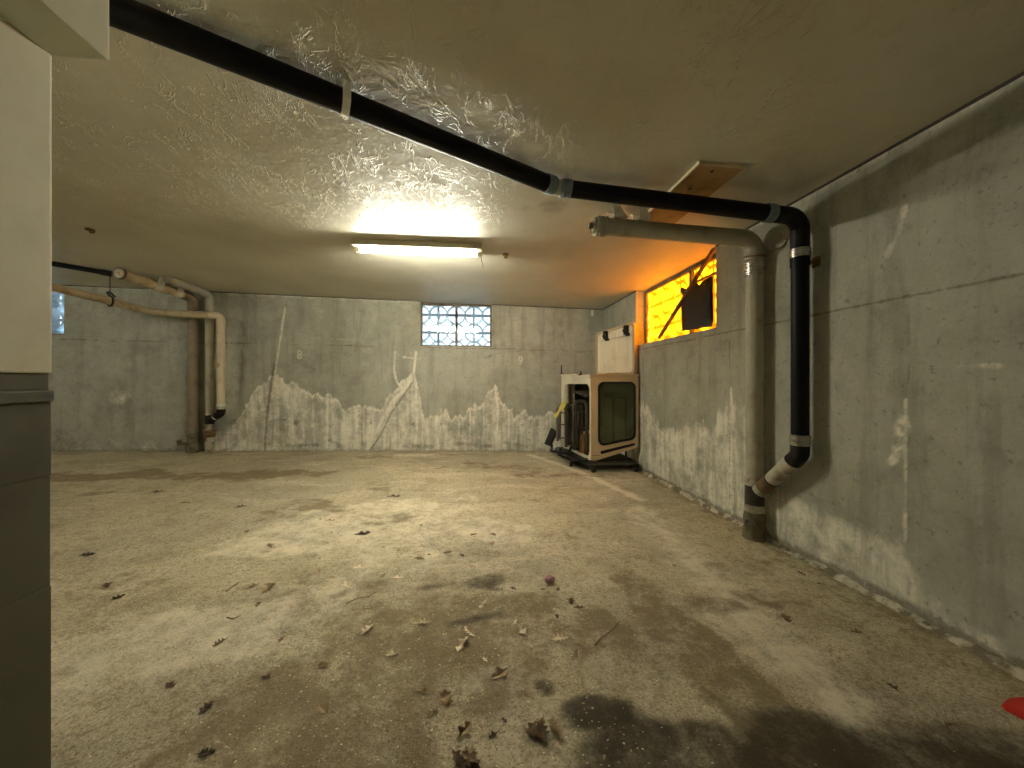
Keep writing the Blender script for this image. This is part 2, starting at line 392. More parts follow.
def floor_place(U, V, d): return np.stack([U, V, 0.019 * (XR - U)], -1)
def blob(U, V, px, ru, rv, rot=0.0, n=0.5, sc=3.0):
    c = fl(*px); du = U - c[0]; dv = V - c[1]; cr, sr = math.cos(rot), math.sin(rot)
    d = np.hypot((du * cr + dv * sr) / ru, (-du * sr + dv * cr) / rv)
    return 1 - ss(0.5, 1.1, d + n * (fbm(U * sc + 9, V * sc + 4) - 0.5) * 2)
def f_wet_dark(U, V):
    m = blob(U, V, (592, 712), 0.20, 0.085, 0, 0.45, 5)
    m = np.maximum(m, 0.85 * blob(U, V, (660, 760), 0.42, 0.14, 0, 0.5, 4))
    m = np.maximum(m, 0.70 * blob(U, V, (545, 690), 0.06, 0.05, 0, 0.6, 9))
    m = np.maximum(m, 1.0 * blob(U, V, (870, 800), 0.9, 0.27, 0, 0.4, 3))  # broad darker area at the near right of the floor
    m = np.maximum(m, 0.72 * blob(U, V, (475, 583), 0.15, 0.12, 0.2, 0.8, 6))
    m = np.maximum(m, 0.75 * np.exp(-(polyd(U, V, [fl(452, 624), fl(480, 618), fl(500, 614)]) / 0.028) ** 2))
    m = np.maximum(m, 0.60 * np.exp(-(polyd(U, V, [fl(420, 588), fl(455, 584), fl(500, 590)]) / 0.03) ** 2))
    return m
def f_dirt(U, V):
    m = 0.9 * blob(U, V, (105, 476), 1.6, 0.32, 0.1, 0.8, 2.5)
    m = np.maximum(m, 0.9 * blob(U, V, (250, 475), 0.75, 0.26, 0.1, 0.9, 3))
    m = np.maximum(m, 0.66 * blob(U, V, (480, 640), 0.62, 0.45, 0, 0.8, 3))
    m = np.maximum(m, 0.66 * blob(U, V, (690, 640), 0.17, 0.85, 0.10, 0.6, 3))
    m = np.maximum(m, 0.42 * blob(U, V, (860, 600), 0.16, 1.2, 0, 0.5, 3))
    m = np.maximum(m, 0.45 * blob(U, V, (300, 740), 0.45, 0.20, 0.4, 0.9, 4))
    m = np.maximum(m, 0.60 * (1 - ss(0.02, 0.22, XR - U)))
    m = np.maximum(m, 0.45 * (1 - ss(0.02, 0.20, YB - V)))
    m = np.maximum(m, 0.66 * blob(U, V, (330, 690), 0.45, 0.42, 0, 0.8, 4))
    m = np.maximum(m, 0.6 * ss(0.60, 0.75, fbm(U * 1.4 + 3, V * 2.4)))
    return m
def f_pale(U, V):
    m = 0.62 * np.exp(-(polyd(U, V, [fl(640, 510), fl(690, 556), fl(740, 612), fl(780, 650), fl(840, 700)]) / 0.17) ** 2)
    m = np.maximum(m, 0.85 * np.exp(-(polyd(U, V, [fl(530, 455), fl(556, 463), fl(590, 476), fl(640, 500)]) / 0.07) ** 2))
    m = np.maximum(m, 0.60 * blob(U, V, (410, 455), 0.6, 0.10, 0, 0.6, 4))
    m = np.maximum(m, 0.55 * blob(U, V, (400, 520), 1.3, 0.7, 0, 0.7, 2))
    m = np.maximum(m, 0.55 * blob(U, V, (150, 650), 0.75, 0.3, 0.5, 0.8, 3))
    m = np.maximum(m, 0.5 * blob(U, V, (500, 680), 0.20, 0.10, 0, 0.8, 6))
    return m
floor = grid_surface('floor', lin(XL, XR + 0.25, 0.025), lin(YF, YB + 0.2, 0.025), floor_place, 'floor',
                     {'wet_dark': f_wet_dark, 'dirt': f_dirt, 'pale': f_pale})

def ceil_place(U, V, d): return np.stack([U, V, CAMZ + 1.16 + 0.024 * (XR - U)], -1)
def cb(U, V, px, r, n=0.6):
    c = on_ceil(*px); return 1 - ss(0.4, 1.1, np.hypot(U - c.x, V - c.y) / r + n * (fbm(U * 6, V * 6) - 0.5) * 2)
def c_stain(U, V):
    m = 0.55 * cb(U, V, (552, 206), 0.16); m = np.maximum(m, 0.5 * cb(U, V, (525, 208), 0.10))
    m = np.maximum(m, 0.6 * cb(U, V, (660, 208), 0.22)); m = np.maximum(m, 0.35 * cb(U, V, (590, 215), 0.14))
    m = np.maximum(m, 0.35 * (1 - ss(0.0, 0.25, XR - U)) * ss(0.4, 0.6, fbm(U * 3, V * 3)))
    return m
ceiling = grid_surface('ceiling', lin(XL, XR + 0.20, 0.05), lin(YF, YB + 0.2, 0.05), ceil_place, 'ceiling', {'stain': c_stain}, flip=True)

# back wall: (u, v) = (X, height above the camera)
WB = (-0.814, 0.276, 0.545, 1.235)           # the window in the back wall
WL = (-6.75, -5.638, 0.65, 1.34)             # the window far left
def back_place(U, V, d): return np.stack([U, np.full_like(U, YB + d), CAMZ + np.minimum(V, 1.16 + 0.024 * (XR - U) + 0.02)], -1)
def bk(x, y): p = on_back(x, y); return (p.x, p.z - CAMZ)
PROF = [(60, 446), (100, 440), (190, 440), (215, 438), (235, 421), (254, 393), (268, 377), (282, 377), (298, 388), (312, 398), (328, 395), (340, 409), (364, 405),
        (383, 407), (388, 398), (408, 378), (416, 379), (424, 419), (441, 413), (462, 416), (478, 407), (488, 398), (495, 388), (504, 405),
        (514, 418), (525, 411), (532, 418), (553, 412), (605, 415)]
_pu = [bk(*p)[0] for p in PROF]; _pv = [bk(*p)[1] for p in PROF]
def b_stain(U, V):
    top = np.interp(U, _pu, _pv)
    top = top + 0.10 * (fbm(U * 5, V * 1.5) - 0.5) + 0.22 * (fbm(U * 14, U * 0 + 3) - 0.45)
    m = ss(-0.03, 0.06, top - V) * (0.46 + 0.75 * (fbm(U * 26, V * 1.6) - 0.42) + 0.7 * (fbm(U * 3.1 + 2, V * 3) - 0.42))
    edge = np.exp(-((top - V - 0.02) / 0.035) ** 2) * (U > bk(232, 400)[0])
    m = np.maximum(m, 0.85 * edge)
    m = np.where(U < bk(205, 400)[0], m * 0.5, m)
    L = lambda pts, wd, k: k * np.exp(-(polyd(U, V, [bk(*p) for p in pts]) / wd) ** 2)
    m = np.maximum(m, L([(411, 377), (406, 388), (394, 400), (383, 418), (372, 440), (367, 450)], 0.045, 1.0))
    m = np.maximum(m, L([(395, 352), (394, 370), (397, 382), (403, 390)], 0.018, 0.8))
    m = np.maximum(m, L([(416, 352), (414, 370), (415, 380), (418, 450)], 0.022, 0.85))
    m = np.maximum(m, L([(404, 357), (420, 359)], 0.02, 0.6))
    m = np.maximum(m, L([(285, 308), (281, 335), (276, 365), (272, 400)], 0.018, 0.75))
    m = np.maximum(m, L([(327, 395), (327, 448)], 0.025, 0.9))
    m = np.maximum(m, L([(495, 388), (498, 410), (496, 448)], 0.03, 0.9))
    m = np.maximum(m, L([(526, 411), (525, 450)], 0.02, 0.8))
    m = np.maximum(m, L([(386, 398), (386, 430)], 0.015, 0.8))
    m = np.maximum(m, L([(310, 338), (360, 340)], 0.014, 0.4))
    for k, xx in enumerate((400, 404, 408, 412, 441, 447, 470, 484, 505, 512, 540)):
        m = np.maximum(m, L([(xx, 405 + (k * 7) % 12), (xx, 449)], 0.014, 0.8))
    m = np.maximum(m, 0.55 * np.exp(-(((U - bk(120, 400)[0]) / 0.18) ** 2 + ((V - bk(120, 398)[1]) / 0.14) ** 2)))
    m = np.maximum(m, 0.45 * np.exp(-((bk(0, 300)[1] * 0 + 1.16 + 0.024 * (XR - U) - V) / 0.06) ** 2) * (U > -3.6) * (U < -0.85))
    m = np.maximum(m, 0.85 * np.exp(-(((U - bk(223, 448)[0]) / 0.09) ** 2 + ((V - bk(223, 447)[1]) / 0.07) ** 2)))
    m = np.maximum(m, 0.6 * np.exp(-(((U - bk(592, 312)[0]) / 0.10) ** 2 + ((V - bk(592, 312)[1]) / 0.10) ** 2)) * ss(0.5, 0.6, fbm(U * 15, V * 15)))
    return m
def b_dark(U, V):
    L = lambda pts, wd, k: k * np.exp(-(polyd(U, V, [bk(*p) for p in pts]) / wd) ** 2)
    j = 0.486 + 0.0135 * (XR - U)
    m = 0.75 * np.exp(-((V - j - 0.015 * (fbm(U * 3, U * 0) - 0.5)) / 0.011) ** 2) * ss(0.30, 0.50, fbm(U * 2.2 + 8, U * 0 + 1))
    for xx in (286, 364, 412, 500, 516, 558):
        m = np.maximum(m, 0.45 * np.exp(-((U - bk(xx, 320)[0]) / 0.010) ** 2) * (V > 0.48) * ss(0.3, 0.6, fbm(V * 7 + xx, U * 0 + 2)))
    m = np.maximum(m, 0.30 * np.exp(-((U - bk(560, 320)[0]) / 0.13) ** 2) * ss(0.15, 0.5, V))
    m = np.maximum(m, L([(274, 365), (268, 405), (266, 430), (265, 450)], 0.022, 0.9))
    m = np.maximum(m, L([(266, 424), (275, 420), (286, 420)], 0.016, 0.7))
    m = np.maximum(m, L([(414, 380), (402, 398), (392, 412), (380, 436), (370, 450)], 0.014, 0.85))
    m = np.maximum(m, 0.8 * np.exp(-(((U - bk(296, 423)[0]) / 0.06) ** 2 + ((V - bk(296, 423)[1]) / 0.05) ** 2)))
    m = np.maximum(m, L([(285, 446), (318, 445)], 0.035, 0.6)); m = np.maximum(m, L([(330, 440), (340, 446)], 0.05, 0.6))
    m = np.maximum(m, L([(404, 446), (432, 447)], 0.05, 0.65)); m = np.maximum(m, L([(455, 444), (492, 446)], 0.045, 0.6))
    m = np.maximum(m, L([(505, 443), (535, 447)], 0.05, 0.5)); m = np.maximum(m, L([(362, 404), (362, 450)], 0.02, 0.6)); m = np.maximum(m, L([(366, 404), (366, 430)], 0.012, 0.6))
    for p in ((413, 424), (441, 424), (469, 425), (371, 423), (522, 425), (538, 425)):
        c = bk(*p); m = np.maximum(m, 1.0 * np.exp(-(np.hypot(U - c[0], V - c[1]) / 0.022) ** 2))
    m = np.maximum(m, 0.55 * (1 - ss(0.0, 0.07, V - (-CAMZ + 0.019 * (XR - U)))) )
    m = np.maximum(m, 0.38 * (1 - ss(-5.7, -4.6, U)) * (1 - ss(-1.0, -0.1, V)))  # shadow low in the left corner by the column, painted dark
    m = np.maximum(m, L([(483, 358), (500, 353), (520, 351)], 0.018, 0.5)); m = np.maximum(m, L([(555, 349), (592, 354)], 0.014, 0.5))
    m = np.maximum(m, L([(192, 300), (190, 450)], 0.10, 0.55))
    return m
us = np.concatenate([lin(XL, -6.75, 0.10), lin(-6.75, -5.638, 0.04), lin(-5.638, -0.814, 0.016), lin(-0.814, 0.276, 0.016), lin(0.276, XR, 0.016)])
vs = np.concatenate([lin(-CAMZ - 0.02, 0.545, 0.016), lin(0.545, 0.65, 0.016), lin(0.65, 1.235, 0.016), lin(1.235, 1.34, 0.016), [1.46]])
wall_back = grid_surface('wall_back', us, vs, back_place, 'wall', {'stain': b_stain, 'dark': b_dark}, [WB, WL], 0.22)

# right wall: (u, v) = (Y, height above the camera)
WR = (2.95, 4.51, 0.46, 1.175)
def right_place(U, V, d): return np.stack([np.full_like(U, XR + d), U, CAMZ + V], -1)
def rt(x, y): p = on_right(x, y); return (p.y, p.z - CAMZ)
RP = [(645, 400), (660, 420), (690, 425), (715, 420), (728, 395), (742, 390), (752, 410), (768, 480), (800, 497), (850, 515), (900, 532), (915, 565), (950, 605), (1000, 640), (1040, 665)]
_ru = [rt(*p)[0] for p in RP][::-1]; _rv = [rt(*p)[1] for p in RP][::-1]
def r_stain(U, V):
    top = np.interp(U, _ru, _rv) + 0.12 * (fbm(U * 4 + 3, V * 1.5) - 0.5) + 0.25 * (fbm(U * 11, U * 0 + 5) - 0.45) * (U > 2.3)
    m = ss(-0.04, 0.12, top - V) * (0.52 + 0.7 * (fbm(U * 20, V * 1.6 + 5) - 0.42) * (U > 2.3) + 0.6 * (fbm(U * 3 + 1, V * 3) - 0.42))
    L = lambda pts, wd, k: k * np.exp(-(polyd(U, V, [rt(*p) for p in pts]) / wd) ** 2)
    m = np.maximum(m, L([(731, 388), (733, 430), (738, 500), (735, 520)], 0.022, 0.95))
    m = np.maximum(m, L([(718, 425), (718, 470)], 0.02, 0.7)); m = np.maximum(m, L([(703, 420), (703, 450)], 0.015, 0.7)); m = np.maximum(m, L([(690, 430), (690, 480)], 0.02, 0.6))
    m = np.maximum(m, 0.9 * np.exp(-(polyd(U, V, [rt(902, 424), rt(899, 440), rt(892, 460)]) / 0.035) ** 2) * ss(0.3, 0.5, fbm(U * 14, V * 14)))
    m = np.maximum(m, L([(906, 400), (905, 540)], 0.012, 0.55)); m = np.maximum(m, L([(905, 208), (898, 235), (887, 255)], 0.022, 0.5))
    m = np.maximum(m, L([(958, 367), (1000, 366)], 0.010, 0.55)); m = np.maximum(m, 0.55 * np.exp(-((1.15 - V) / 0.035) ** 2) * (U < 2.9))
    return m
def r_dark(U, V):
    L = lambda pts, wd, k: k * np.exp(-(polyd(U, V, [rt(*p) for p in pts]) / wd) ** 2)
    m = 0.85 * np.exp(-((V - 0.405 - 0.01 * (fbm(U * 4, U * 0) - 0.5)) / 0.007) ** 2) * ss(0.2, 0.35, fbm(U * 3, U * 0 + 2))
    for yy in (1.55, 2.78, 0.33, 4.0):
        m = np.maximum(m, 0.7 * np.exp(-((U - yy - 0.012 * (fbm(V * 3, U * 0) - 0.5)) / 0.007) ** 2) * ss(0.40, 0.62, fbm(V * 11 + yy, U * 0 + 2)))
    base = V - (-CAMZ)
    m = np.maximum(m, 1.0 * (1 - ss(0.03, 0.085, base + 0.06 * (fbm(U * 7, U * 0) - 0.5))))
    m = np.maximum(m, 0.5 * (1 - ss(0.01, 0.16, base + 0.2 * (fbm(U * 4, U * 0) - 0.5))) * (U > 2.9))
    m = np.maximum(m, L([(733, 430), (735, 520)], 0.03, 0.45)); m = np.maximum(m, L([(762, 290), (764, 470)], 0.03, 0.45))
    m = np.maximum(m, L([(700, 470), (735, 500)], 0.02, 0.2)); m = np.maximum(m, 1.3 * np.exp(-((1.165 - V) / 0.014) ** 2))  # last term paints the shadow gap under the ceiling dark
    m = np.maximum(m, L([(800, 490), (838, 507), (900, 545)], 0.012, 0.35)); m = np.maximum(m, L([(648, 352), (700, 338), (716, 333)], 0.013, 0.4))
    return m
us = np.concatenate([lin(YF, 0.2, 0.10), lin(0.2, 2.95, 0.014), lin(2.95, 4.51, 0.016), lin(4.51, YB, 0.016)])
vs = np.concatenate([lin(-CAMZ - 0.02, 0.46, 0.014), lin(0.46, 1.175, 0.016)])
wall_right = grid_surface('wall_right', us, vs, right_place, 'wall', {'stain': r_stain, 'dark': r_dark}, [WR], 0.22, flip=True)

zero = lambda U, V: U * 0
def left_place(U, V, d): return np.stack([np.full_like(U, XL), U, CAMZ + V], -1)
grid_surface('wall_left', lin(YF, YB, 0.5), lin(-CAMZ, 1.5, 0.5), left_place, 'wall', {'stain': zero, 'dark': zero})
def front_place(U, V, d): return np.stack([U, np.full_like(U, YF), CAMZ + V], -1)
grid_surface('wall_front', lin(XL, XR, 0.5), lin(-CAMZ, 1.5, 0.5), front_place, 'wall', {'stain': zero, 'dark': zero}, flip=True)

# the column at the left edge: white above, grey blocks below, and the beam it carries
HB = 0.85                                    # beam soffit above the camera
_pe = at(52.5, 56, F * HB / (HOR - 56)); XA, YA = _pe.x, _pe.y
_be = at(104.5, 59, F * HB / (HOR - 57)); XBm = _be.x
bm = bmesh.new()
box(bm, (XA - 0.55, YA - 1.3, CAMZ + 0.022), (XA, YA, CAMZ + HB + 0.002), 0.006)
col = struct(obj('column', bm, 'column_white'), 'white painted column at the left edge, grey blocks below')
bm = bmesh.new()
h0 = floor_z(XA) - 0.02; courses = [h0, CAMZ - 0.53, CAMZ - 0.243, CAMZ - 0.052, CAMZ - 0.022, CAMZ + 0.022]
for k in range(5):
    e = (0.0, -0.001, 0.0, 0.004, -0.003)[k]
    box(bm, (XA - 0.55, YA - 1.3, courses[k]), (XA + e - 0.002, YA + e, courses[k + 1] + 0.0005), 0.004)
obj('block_base', bm, 'column_dark', col)
bm = bmesh.new()
box(bm, (XA - 0.6, YA - 2.6, CAMZ + HB), (XBm, YA + 0.004, ceil_z(XA - 0.6) + 0.02), 0.006)
struct(obj('beam', bm, 'column_white'), 'white painted beam above the column at the top left')

# crumbled mortar lip along the foot of the right wall
bm = bmesh.new(); rr = np.random.RandomState(3); prev = None
for k, y in enumerate(np.arange(0.3, 4.45, 0.02)):
    wd = 0.016 + 0.022 * fbm(np.array(y * 9), np.array(2.0)) + 0.006 * rr.rand(); h = 0.004 + 0.026 * fbm(np.array(y * 11), np.array(8.0)) * (1 if y < 2.4 else 1.3)
    ring = [bm.verts.new((XR + 0.01, y, -0.005)), bm.verts.new((XR + 0.01, y, h * 1.3)), bm.verts.new((XR - wd * 0.45, y, h * (0.8 + 0.4 * rr.rand()))), bm.verts.new((XR - wd, y, h * 0.45)), bm.verts.new((XR - wd * 1.25, y, 0.0))]
    if prev:
        for i in range(4): bm.faces.new((prev[i], prev[i + 1], ring[i + 1], ring[i]))
    prev = ring
struct(obj('baseboard_right', bm, 'lip'), 'crumbled mortar lip along the foot of the right wall')

# dark strips standing in for the shadow gap where walls meet ceiling
bm = bmesh.new()
for (a, b) in ((YF, WR[0]), (WR[1], YB)): box(bm, (XR - 0.004, a, CAMZ + 1.146), (XR + 0.004, b, CAMZ + 1.165))
struct(obj('shadow_gap_1', bm, 'dark_metal'), 'dark strip for the shadow gap along the top of the right wall')
bm = bmesh.new(); xs = [XL, WB[0], WB[1], XR]
for (a, b) in ((xs[0], xs[1]), (xs[2], xs[3])):
    vs_ = box(bm, (a, YB - 0.004, 0), (b, YB + 0.004, 0.012))
    for v in vs_: v.co.z += ceil_z(v.co.x) - 0.011
struct(obj('shadow_gap_2', bm, 'dark_metal'), 'dark strip for the shadow gap along the top of the back wall')

# stencilled bay numbers
def number(txt, px, hpx):
    c = bpy.data.curves.new('painted_number', 'FONT'); c.body = txt; c.align_x = 'CENTER'; c.align_y = 'CENTER'
    p = on_back(*px); c.size = hpx / F * 5.6 * 1.35; c.extrude = 0.0008; c.offset = 0.003
    me0 = bpy.data.objects.new('tmp', c); C.objects.link(me0)
    bpy.context.view_layer.update()
    me = bpy.data.meshes.new_from_object(me0.evaluated_get(bpy.context.evaluated_depsgraph_get()))
    bpy.data.objects.remove(me0)
    o = link('painted_number', me, wall_back); me.materials.clear(); me.materials.append(M['paint_white'])
    o.location = (p.x, YB - 0.002, p.z); o.rotation_euler = (PI / 2, 0, 0); o.scale = (0.85, 1, 1)
    o['label'] = 'white stencilled number ' + txt + ' on the back wall'
number('8', (299.5, 355), 9); number('9', (520.5, 361), 9)

# ------------------------------------------------------------------ windows
def arc_pts(c, r, a0, a1, n=8): return [(c[0] + r * math.cos(a0 + (a1 - a0) * k / n), c[1] + r * math.sin(a0 + (a1 - a0) * k / n)) for k in range(n + 1)]
def breeze_bm(plane, u0, v0, nu, nv, s, d0, d1, th=0.021):
    """a wall of pierced blocks, each a square rim with four quarter arcs; plane(u, v, d) gives the point"""
    bm = bmesh.new()
    def strip(pts, wd, closed=False):
        n = len(pts); vs = []
        for i in range(n):
            a = Vector(pts[max(i - 1, 0)]); b = Vector(pts[min(i + 1, n - 1)]); t = (b - a).normalized(); nn = Vector((-t.y, t.x)) * wd
            p = Vector(pts[i]); vs.append([bm.verts.new(plane(*(p + nn), d0)), bm.verts.new(plane(*(p - nn), d0)), bm.verts.new(plane(*(p - nn), d1)), bm.verts.new(plane(*(p + nn), d1))])
        for i in range(n - 1):
            for k in range(4): bm.faces.new((vs[i][k], vs[i][(k + 1) % 4], vs[i + 1][(k + 1) % 4], vs[i + 1][k]))
        bm.faces.new(vs[0]); bm.faces.new(vs[-1][::-1])
    for i in range(nu):
        for j in range(nv):
            a, b = u0 + i * s, v0 + j * s; e = s
            for (p, q) in (((a, b), (a + e, b)), ((a, b + e), (a + e, b + e)), ((a, b), (a, b + e)), ((a + e, b), (a + e, b + e))): strip([p, q], th * 0.72)
            m = (a + e / 2, b + e / 2)
            for (cx, cy, a0) in ((a, b, 0), (a + e, b, PI / 2), (a + e, b + e, PI), (a, b + e, 1.5 * PI)):
                strip(arc_pts((cx, cy), e * 0.5, a0 + 0.03, a0 + PI / 2 - 0.03), th * 0.5)
    bmesh.ops.recalc_face_normals(bm, faces=bm.faces); return bm
def yplane(u, v, d): return (u, YB + d, CAMZ + v)
def xplane(u, v, d): return (XR + d, u, CAMZ + v)

def window_y(name, W, label, mull=True):
    u0, u1, v0, v1 = W; top = min(v1, 1.16 + 0.024 * (XR - (u0 + u1) / 2)) - 0.004
    bm = bmesh.new(); t = 0.028; d0, d1 = 0.055, 0.105
    for (a, b, c, d) in ((u0, u0 + t, v0, v1), (u1 - t, u1, v0, v1), (u0 + t, u1 - t, v0, v0 + t * 0.8), (u0 + t, u1 - t, top - 0.035, v1)):
        box(bm, (a, YB + d0, CAMZ + c), (b, YB + d1, CAMZ + d), 0.003)
    o = struct(obj(name, bm, 'frame_wood'), label)
    bm = bmesh.new(); um = (u0 + u1) / 2
    box(bm, (um - 0.018, YB + d0 + 0.002, CAMZ + v0), (um + 0.018, YB + d1 - 0.002, CAMZ + v1), 0.003); obj('mullion', bm, 'frame_wood', o)
    for (a, b) in ((u0 + t, um - 0.018), (um + 0.018, u1 - t)):
        bm = bmesh.new(); box(bm, (a, YB + 0.078, CAMZ + v0 + 0.01), (b, YB + 0.082, CAMZ + v1 - 0.01)); obj('pane', bm, 'glass', o)
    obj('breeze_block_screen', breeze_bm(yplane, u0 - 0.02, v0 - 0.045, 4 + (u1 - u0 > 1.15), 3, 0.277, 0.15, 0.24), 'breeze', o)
    return o
window_1 = window_y('window_1', WB, 'small two-pane window high in the back wall with breeze blocks outside')
window_2 = window_y('window_2', WL, 'window at far left of the back wall, half hidden by column')

# the orange window in the right wall
u0, u1, v0, v1 = WR; bm = bmesh.new(); d0, d1 = 0.115, 0.155; t = 0.03
for (a, b, c, d) in ((u0, u0 + t, v0, v1), (u1 - t, u1, v0, v1), (u0 + t, u1 - t, v0, v0 + t), (u0 + t, u1 - t, v1 - 0.06, v1)):
    box(bm, (XR + d0, a, CAMZ + c), (XR + d1, b, CAMZ + d), 0.003)
window_3 = struct(obj('window_3', bm, 'frame_wood'), 'window in the right wall glowing orange from a tarpaulin outside')
YM = rt(679, 300)[0]
bm = bmesh.new(); box(bm, (XR + d0 + 0.002, YM - 0.02, CAMZ + v0), (XR + d1 - 0.002, YM + 0.02, CAMZ + v1), 0.003); obj('mullion', bm, 'frame_wood', window_3)
bm = bmesh.new(); box(bm, (XR + d0 + 0.004, u0 + t, CAMZ + v1 - 0.20), (XR + d1 - 0.004, YM - 0.02, CAMZ + v1 - 0.18), 0.003); obj('transom_bar', bm, 'frame_wood', window_3)
for (a, b) in ((YM + 0.02, u1 - t),):
    bm = bmesh.new(); box(bm, (XR + 0.133, a, CAMZ + v0 + 0.02), (XR + 0.137, b, CAMZ + v1 - 0.05)); obj('pane', bm, 'glass', window_3)
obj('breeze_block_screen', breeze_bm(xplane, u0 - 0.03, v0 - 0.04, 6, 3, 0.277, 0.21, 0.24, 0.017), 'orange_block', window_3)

# tarpaulin hung in the right window opening behind the frame, gently wavy
bm = bmesh.new(); ys = np.linspace(u0 + 0.004, u1 - 0.004, 40); zs = np.linspace(CAMZ + v0 + 0.004, CAMZ + v1 - 0.016, 18); g = []
for z in zs: g.append([bm.verts.new((XR + 0.166 + 0.004 * math.sin(y * 9 + z * 3) + 0.002 * math.sin(z * 17), y, z)) for y in ys])
for j in range(len(zs) - 1):
    for i in range(len(ys) - 1): bm.faces.new((g[j][i], g[j][i + 1], g[j + 1][i + 1], g[j + 1][i]))
o = obj('tarpaulin', bm, 'tarp', smooth=True, loc=(XR + 0.166, (u0 + u1) / 2, CAMZ + v0)); tag(o, 'orange tarpaulin filling the right wall window behind its frame', 'tarpaulin')

# torn black sheet in the right half of that window
out = [(681.5, 287), (680, 291), (684, 297), (681, 303), (682, 331), (690, 330), (700, 328.5), (711.5, 326.5), (713, 322), (708, 317), (709, 300), (711, 285), (712.5, 276), (710.5, 276.5), (708.5, 283.5), (706.5, 280), (705, 286), (702, 281.5), (699, 285.5), (696, 281.5), (693, 288), (690, 284.5), (686, 289)]
bm = bmesh.new(); vs = []
for (x, y) in out:
    d = at(x, y, 1) - Vector((0, 0, CAMZ)); p = Vector((0, 0, CAMZ)) + d * ((XR + 0.10) / d.x); vs.append(bm.verts.new(p))
f = bm.faces.new(vs); bmesh.ops.triangulate(bm, faces=[f])
bmesh.ops.solidify(bm, geom=bm.faces[:], thickness=0.004)
p0 = at(697, 330, 3.5)
o = obj('plastic_sheet', bm, 'black_film', loc=(XR + 0.1, rt(697, 330)[0], CAMZ + 0.46)); tag(o, 'torn black plastic sheet in the near half of the orange window', 'plastic sheet')

# the diagonal batten across it
def on_x(x, y, X):
    d = at(x, y, 1) - Vector((0, 0, CAMZ)); return Vector((0, 0, CAMZ)) + d * (X / d.x)
a = on_x(659, 338, XR + 0.03); b = on_x(716.5, 245, XR + 0.03)
dv = (b - a); bm = bmesh.new()
ang = math.atan2(dv.z, dv.y); box(bm, (-0.012, -dv.length / 2, -0.018), (0.012, dv.length / 2, 0.018), 0.003)
bmesh.ops.rotate(bm, cent=(0, 0, 0), matrix=Matrix.Rotation(ang, 3, 'X'), verts=bm.verts); bmesh.ops.translate(bm, vec=(a + b) / 2, verts=bm.verts)
o = obj('batten', bm, 'stick', loc=a); tag(o, 'brown wooden batten propped diagonally across the orange window', 'batten')

# ------------------------------------------------------------------ ceiling light
LX0, LX1 = on_ceil(355, 245), on_ceil(483, 254)
lc = (LX0 + LX1) / 2
lp = at(419, 251, 3.28); lz = ceil_z(lp.x)
root = thing('ceiling_light', 'bare fluorescent batten light lit on the ceiling before the back window', 'ceiling light', (lp.x, lp.y, lz))
e0 = at(355.5, 245.5, 3.26); e1 = at(482.5, 255, 3.30); dv = Vector((e1.x - e0.x, e1.y - e0.y, 0)); L = dv.length; dz = ceil_z(e1.x) - ceil_z(e0.x)
mr = Matrix.Rotation(math.atan2(dv.y, dv.x), 3, 'Z') @ Matrix.Rotation(-math.atan2(dz, L), 3, 'Y')
def lamp_part(name, lo, hi, m, bev=0.003):
    bm = bmesh.new(); box(bm, lo, hi, bev); bmesh.ops.rotate(bm, cent=(0, 0, 0), matrix=mr, verts=bm.verts)
    bmesh.ops.translate(bm, vec=(lp.x, lp.y, lz), verts=bm.verts); return obj(name, bm, m, root)
lamp_part('housing', (-L / 2, -0.085, -0.052), (L / 2, 0.085, -0.001), 'lamp_white')
for s in (-1, 1): lamp_part('lamp_holder', (s * (L / 2 - 0.012) - 0.012, -0.018, -0.094), (s * (L / 2 - 0.012) + 0.012, 0.018, -0.050), 'lamp_white')
def lamp_tube(name, x0, x1, r, m):
    bm = bmesh.new(); sweep(bm, [Vector((x0 + (x1 - x0) * k / 4, 0, -0.0725)) for k in range(5)], r, 16)
    bmesh.ops.rotate(bm, cent=(0, 0, 0), matrix=mr, verts=bm.verts); bmesh.ops.translate(bm, vec=(lp.x, lp.y, lz), verts=bm.verts); return obj(name, bm, m, root, True)
lamp_tube('fluorescent_tube', -L / 2 + 0.045, L / 2 - 0.045, 0.0175, 'tube_glow')
for s in (-1, 1): lamp_tube('tube_cap', s * (L / 2 - 0.046), s * (L / 2 - 0.023), 0.0185, 'steel')
bm = bmesh.new(); q = lp + mr @ Vector((L / 2 - 0.01, 0, 0)); q.z = lz - 0.1
sweep(bm, fillet([q, q + Vector((0.008, 0.0, -0.05)), q + Vector((0.018, 0, -0.065)), q + Vector((0.016, 0, -0.10))], 0.02, 4), 0.0018, 6); obj('pull_cord', bm, 'dark_metal', root)

# unseen fixtures added as fill light for the garage front and left bay
def lamp_copy(loc, rz, label, m):
    r = root.copy(); C.objects.link(r); r.location = loc; r.rotation_euler = (0, 0, rz); r['label'] = label
    for ch in list(root.children):
        k = ch.copy(); C.objects.link(k); k.parent = r
        if k.name.startswith('fluorescent_tube'):
            k.data = k.data.copy(); k.data.materials.clear(); k.data.materials.append(m)
    return r
root['group'] = 'ceiling lights'
lamp_copy((-0.9, -1.9, ceil_z(-0.9)), 0.05, 'added fill light, batten shaped, unseen on the ceiling behind the viewer', emit('front_fluorescent_tube', TUBE_COL, TUBE_EMIT * 0.09))
lamp_copy((-5.3, 3.0, ceil_z(-5.3)), 0.05, 'added fill light, batten shaped, unseen in the left bay behind the column', emit('bay_fluorescent_tube', TUBE_COL, TUBE_EMIT * 0.42))

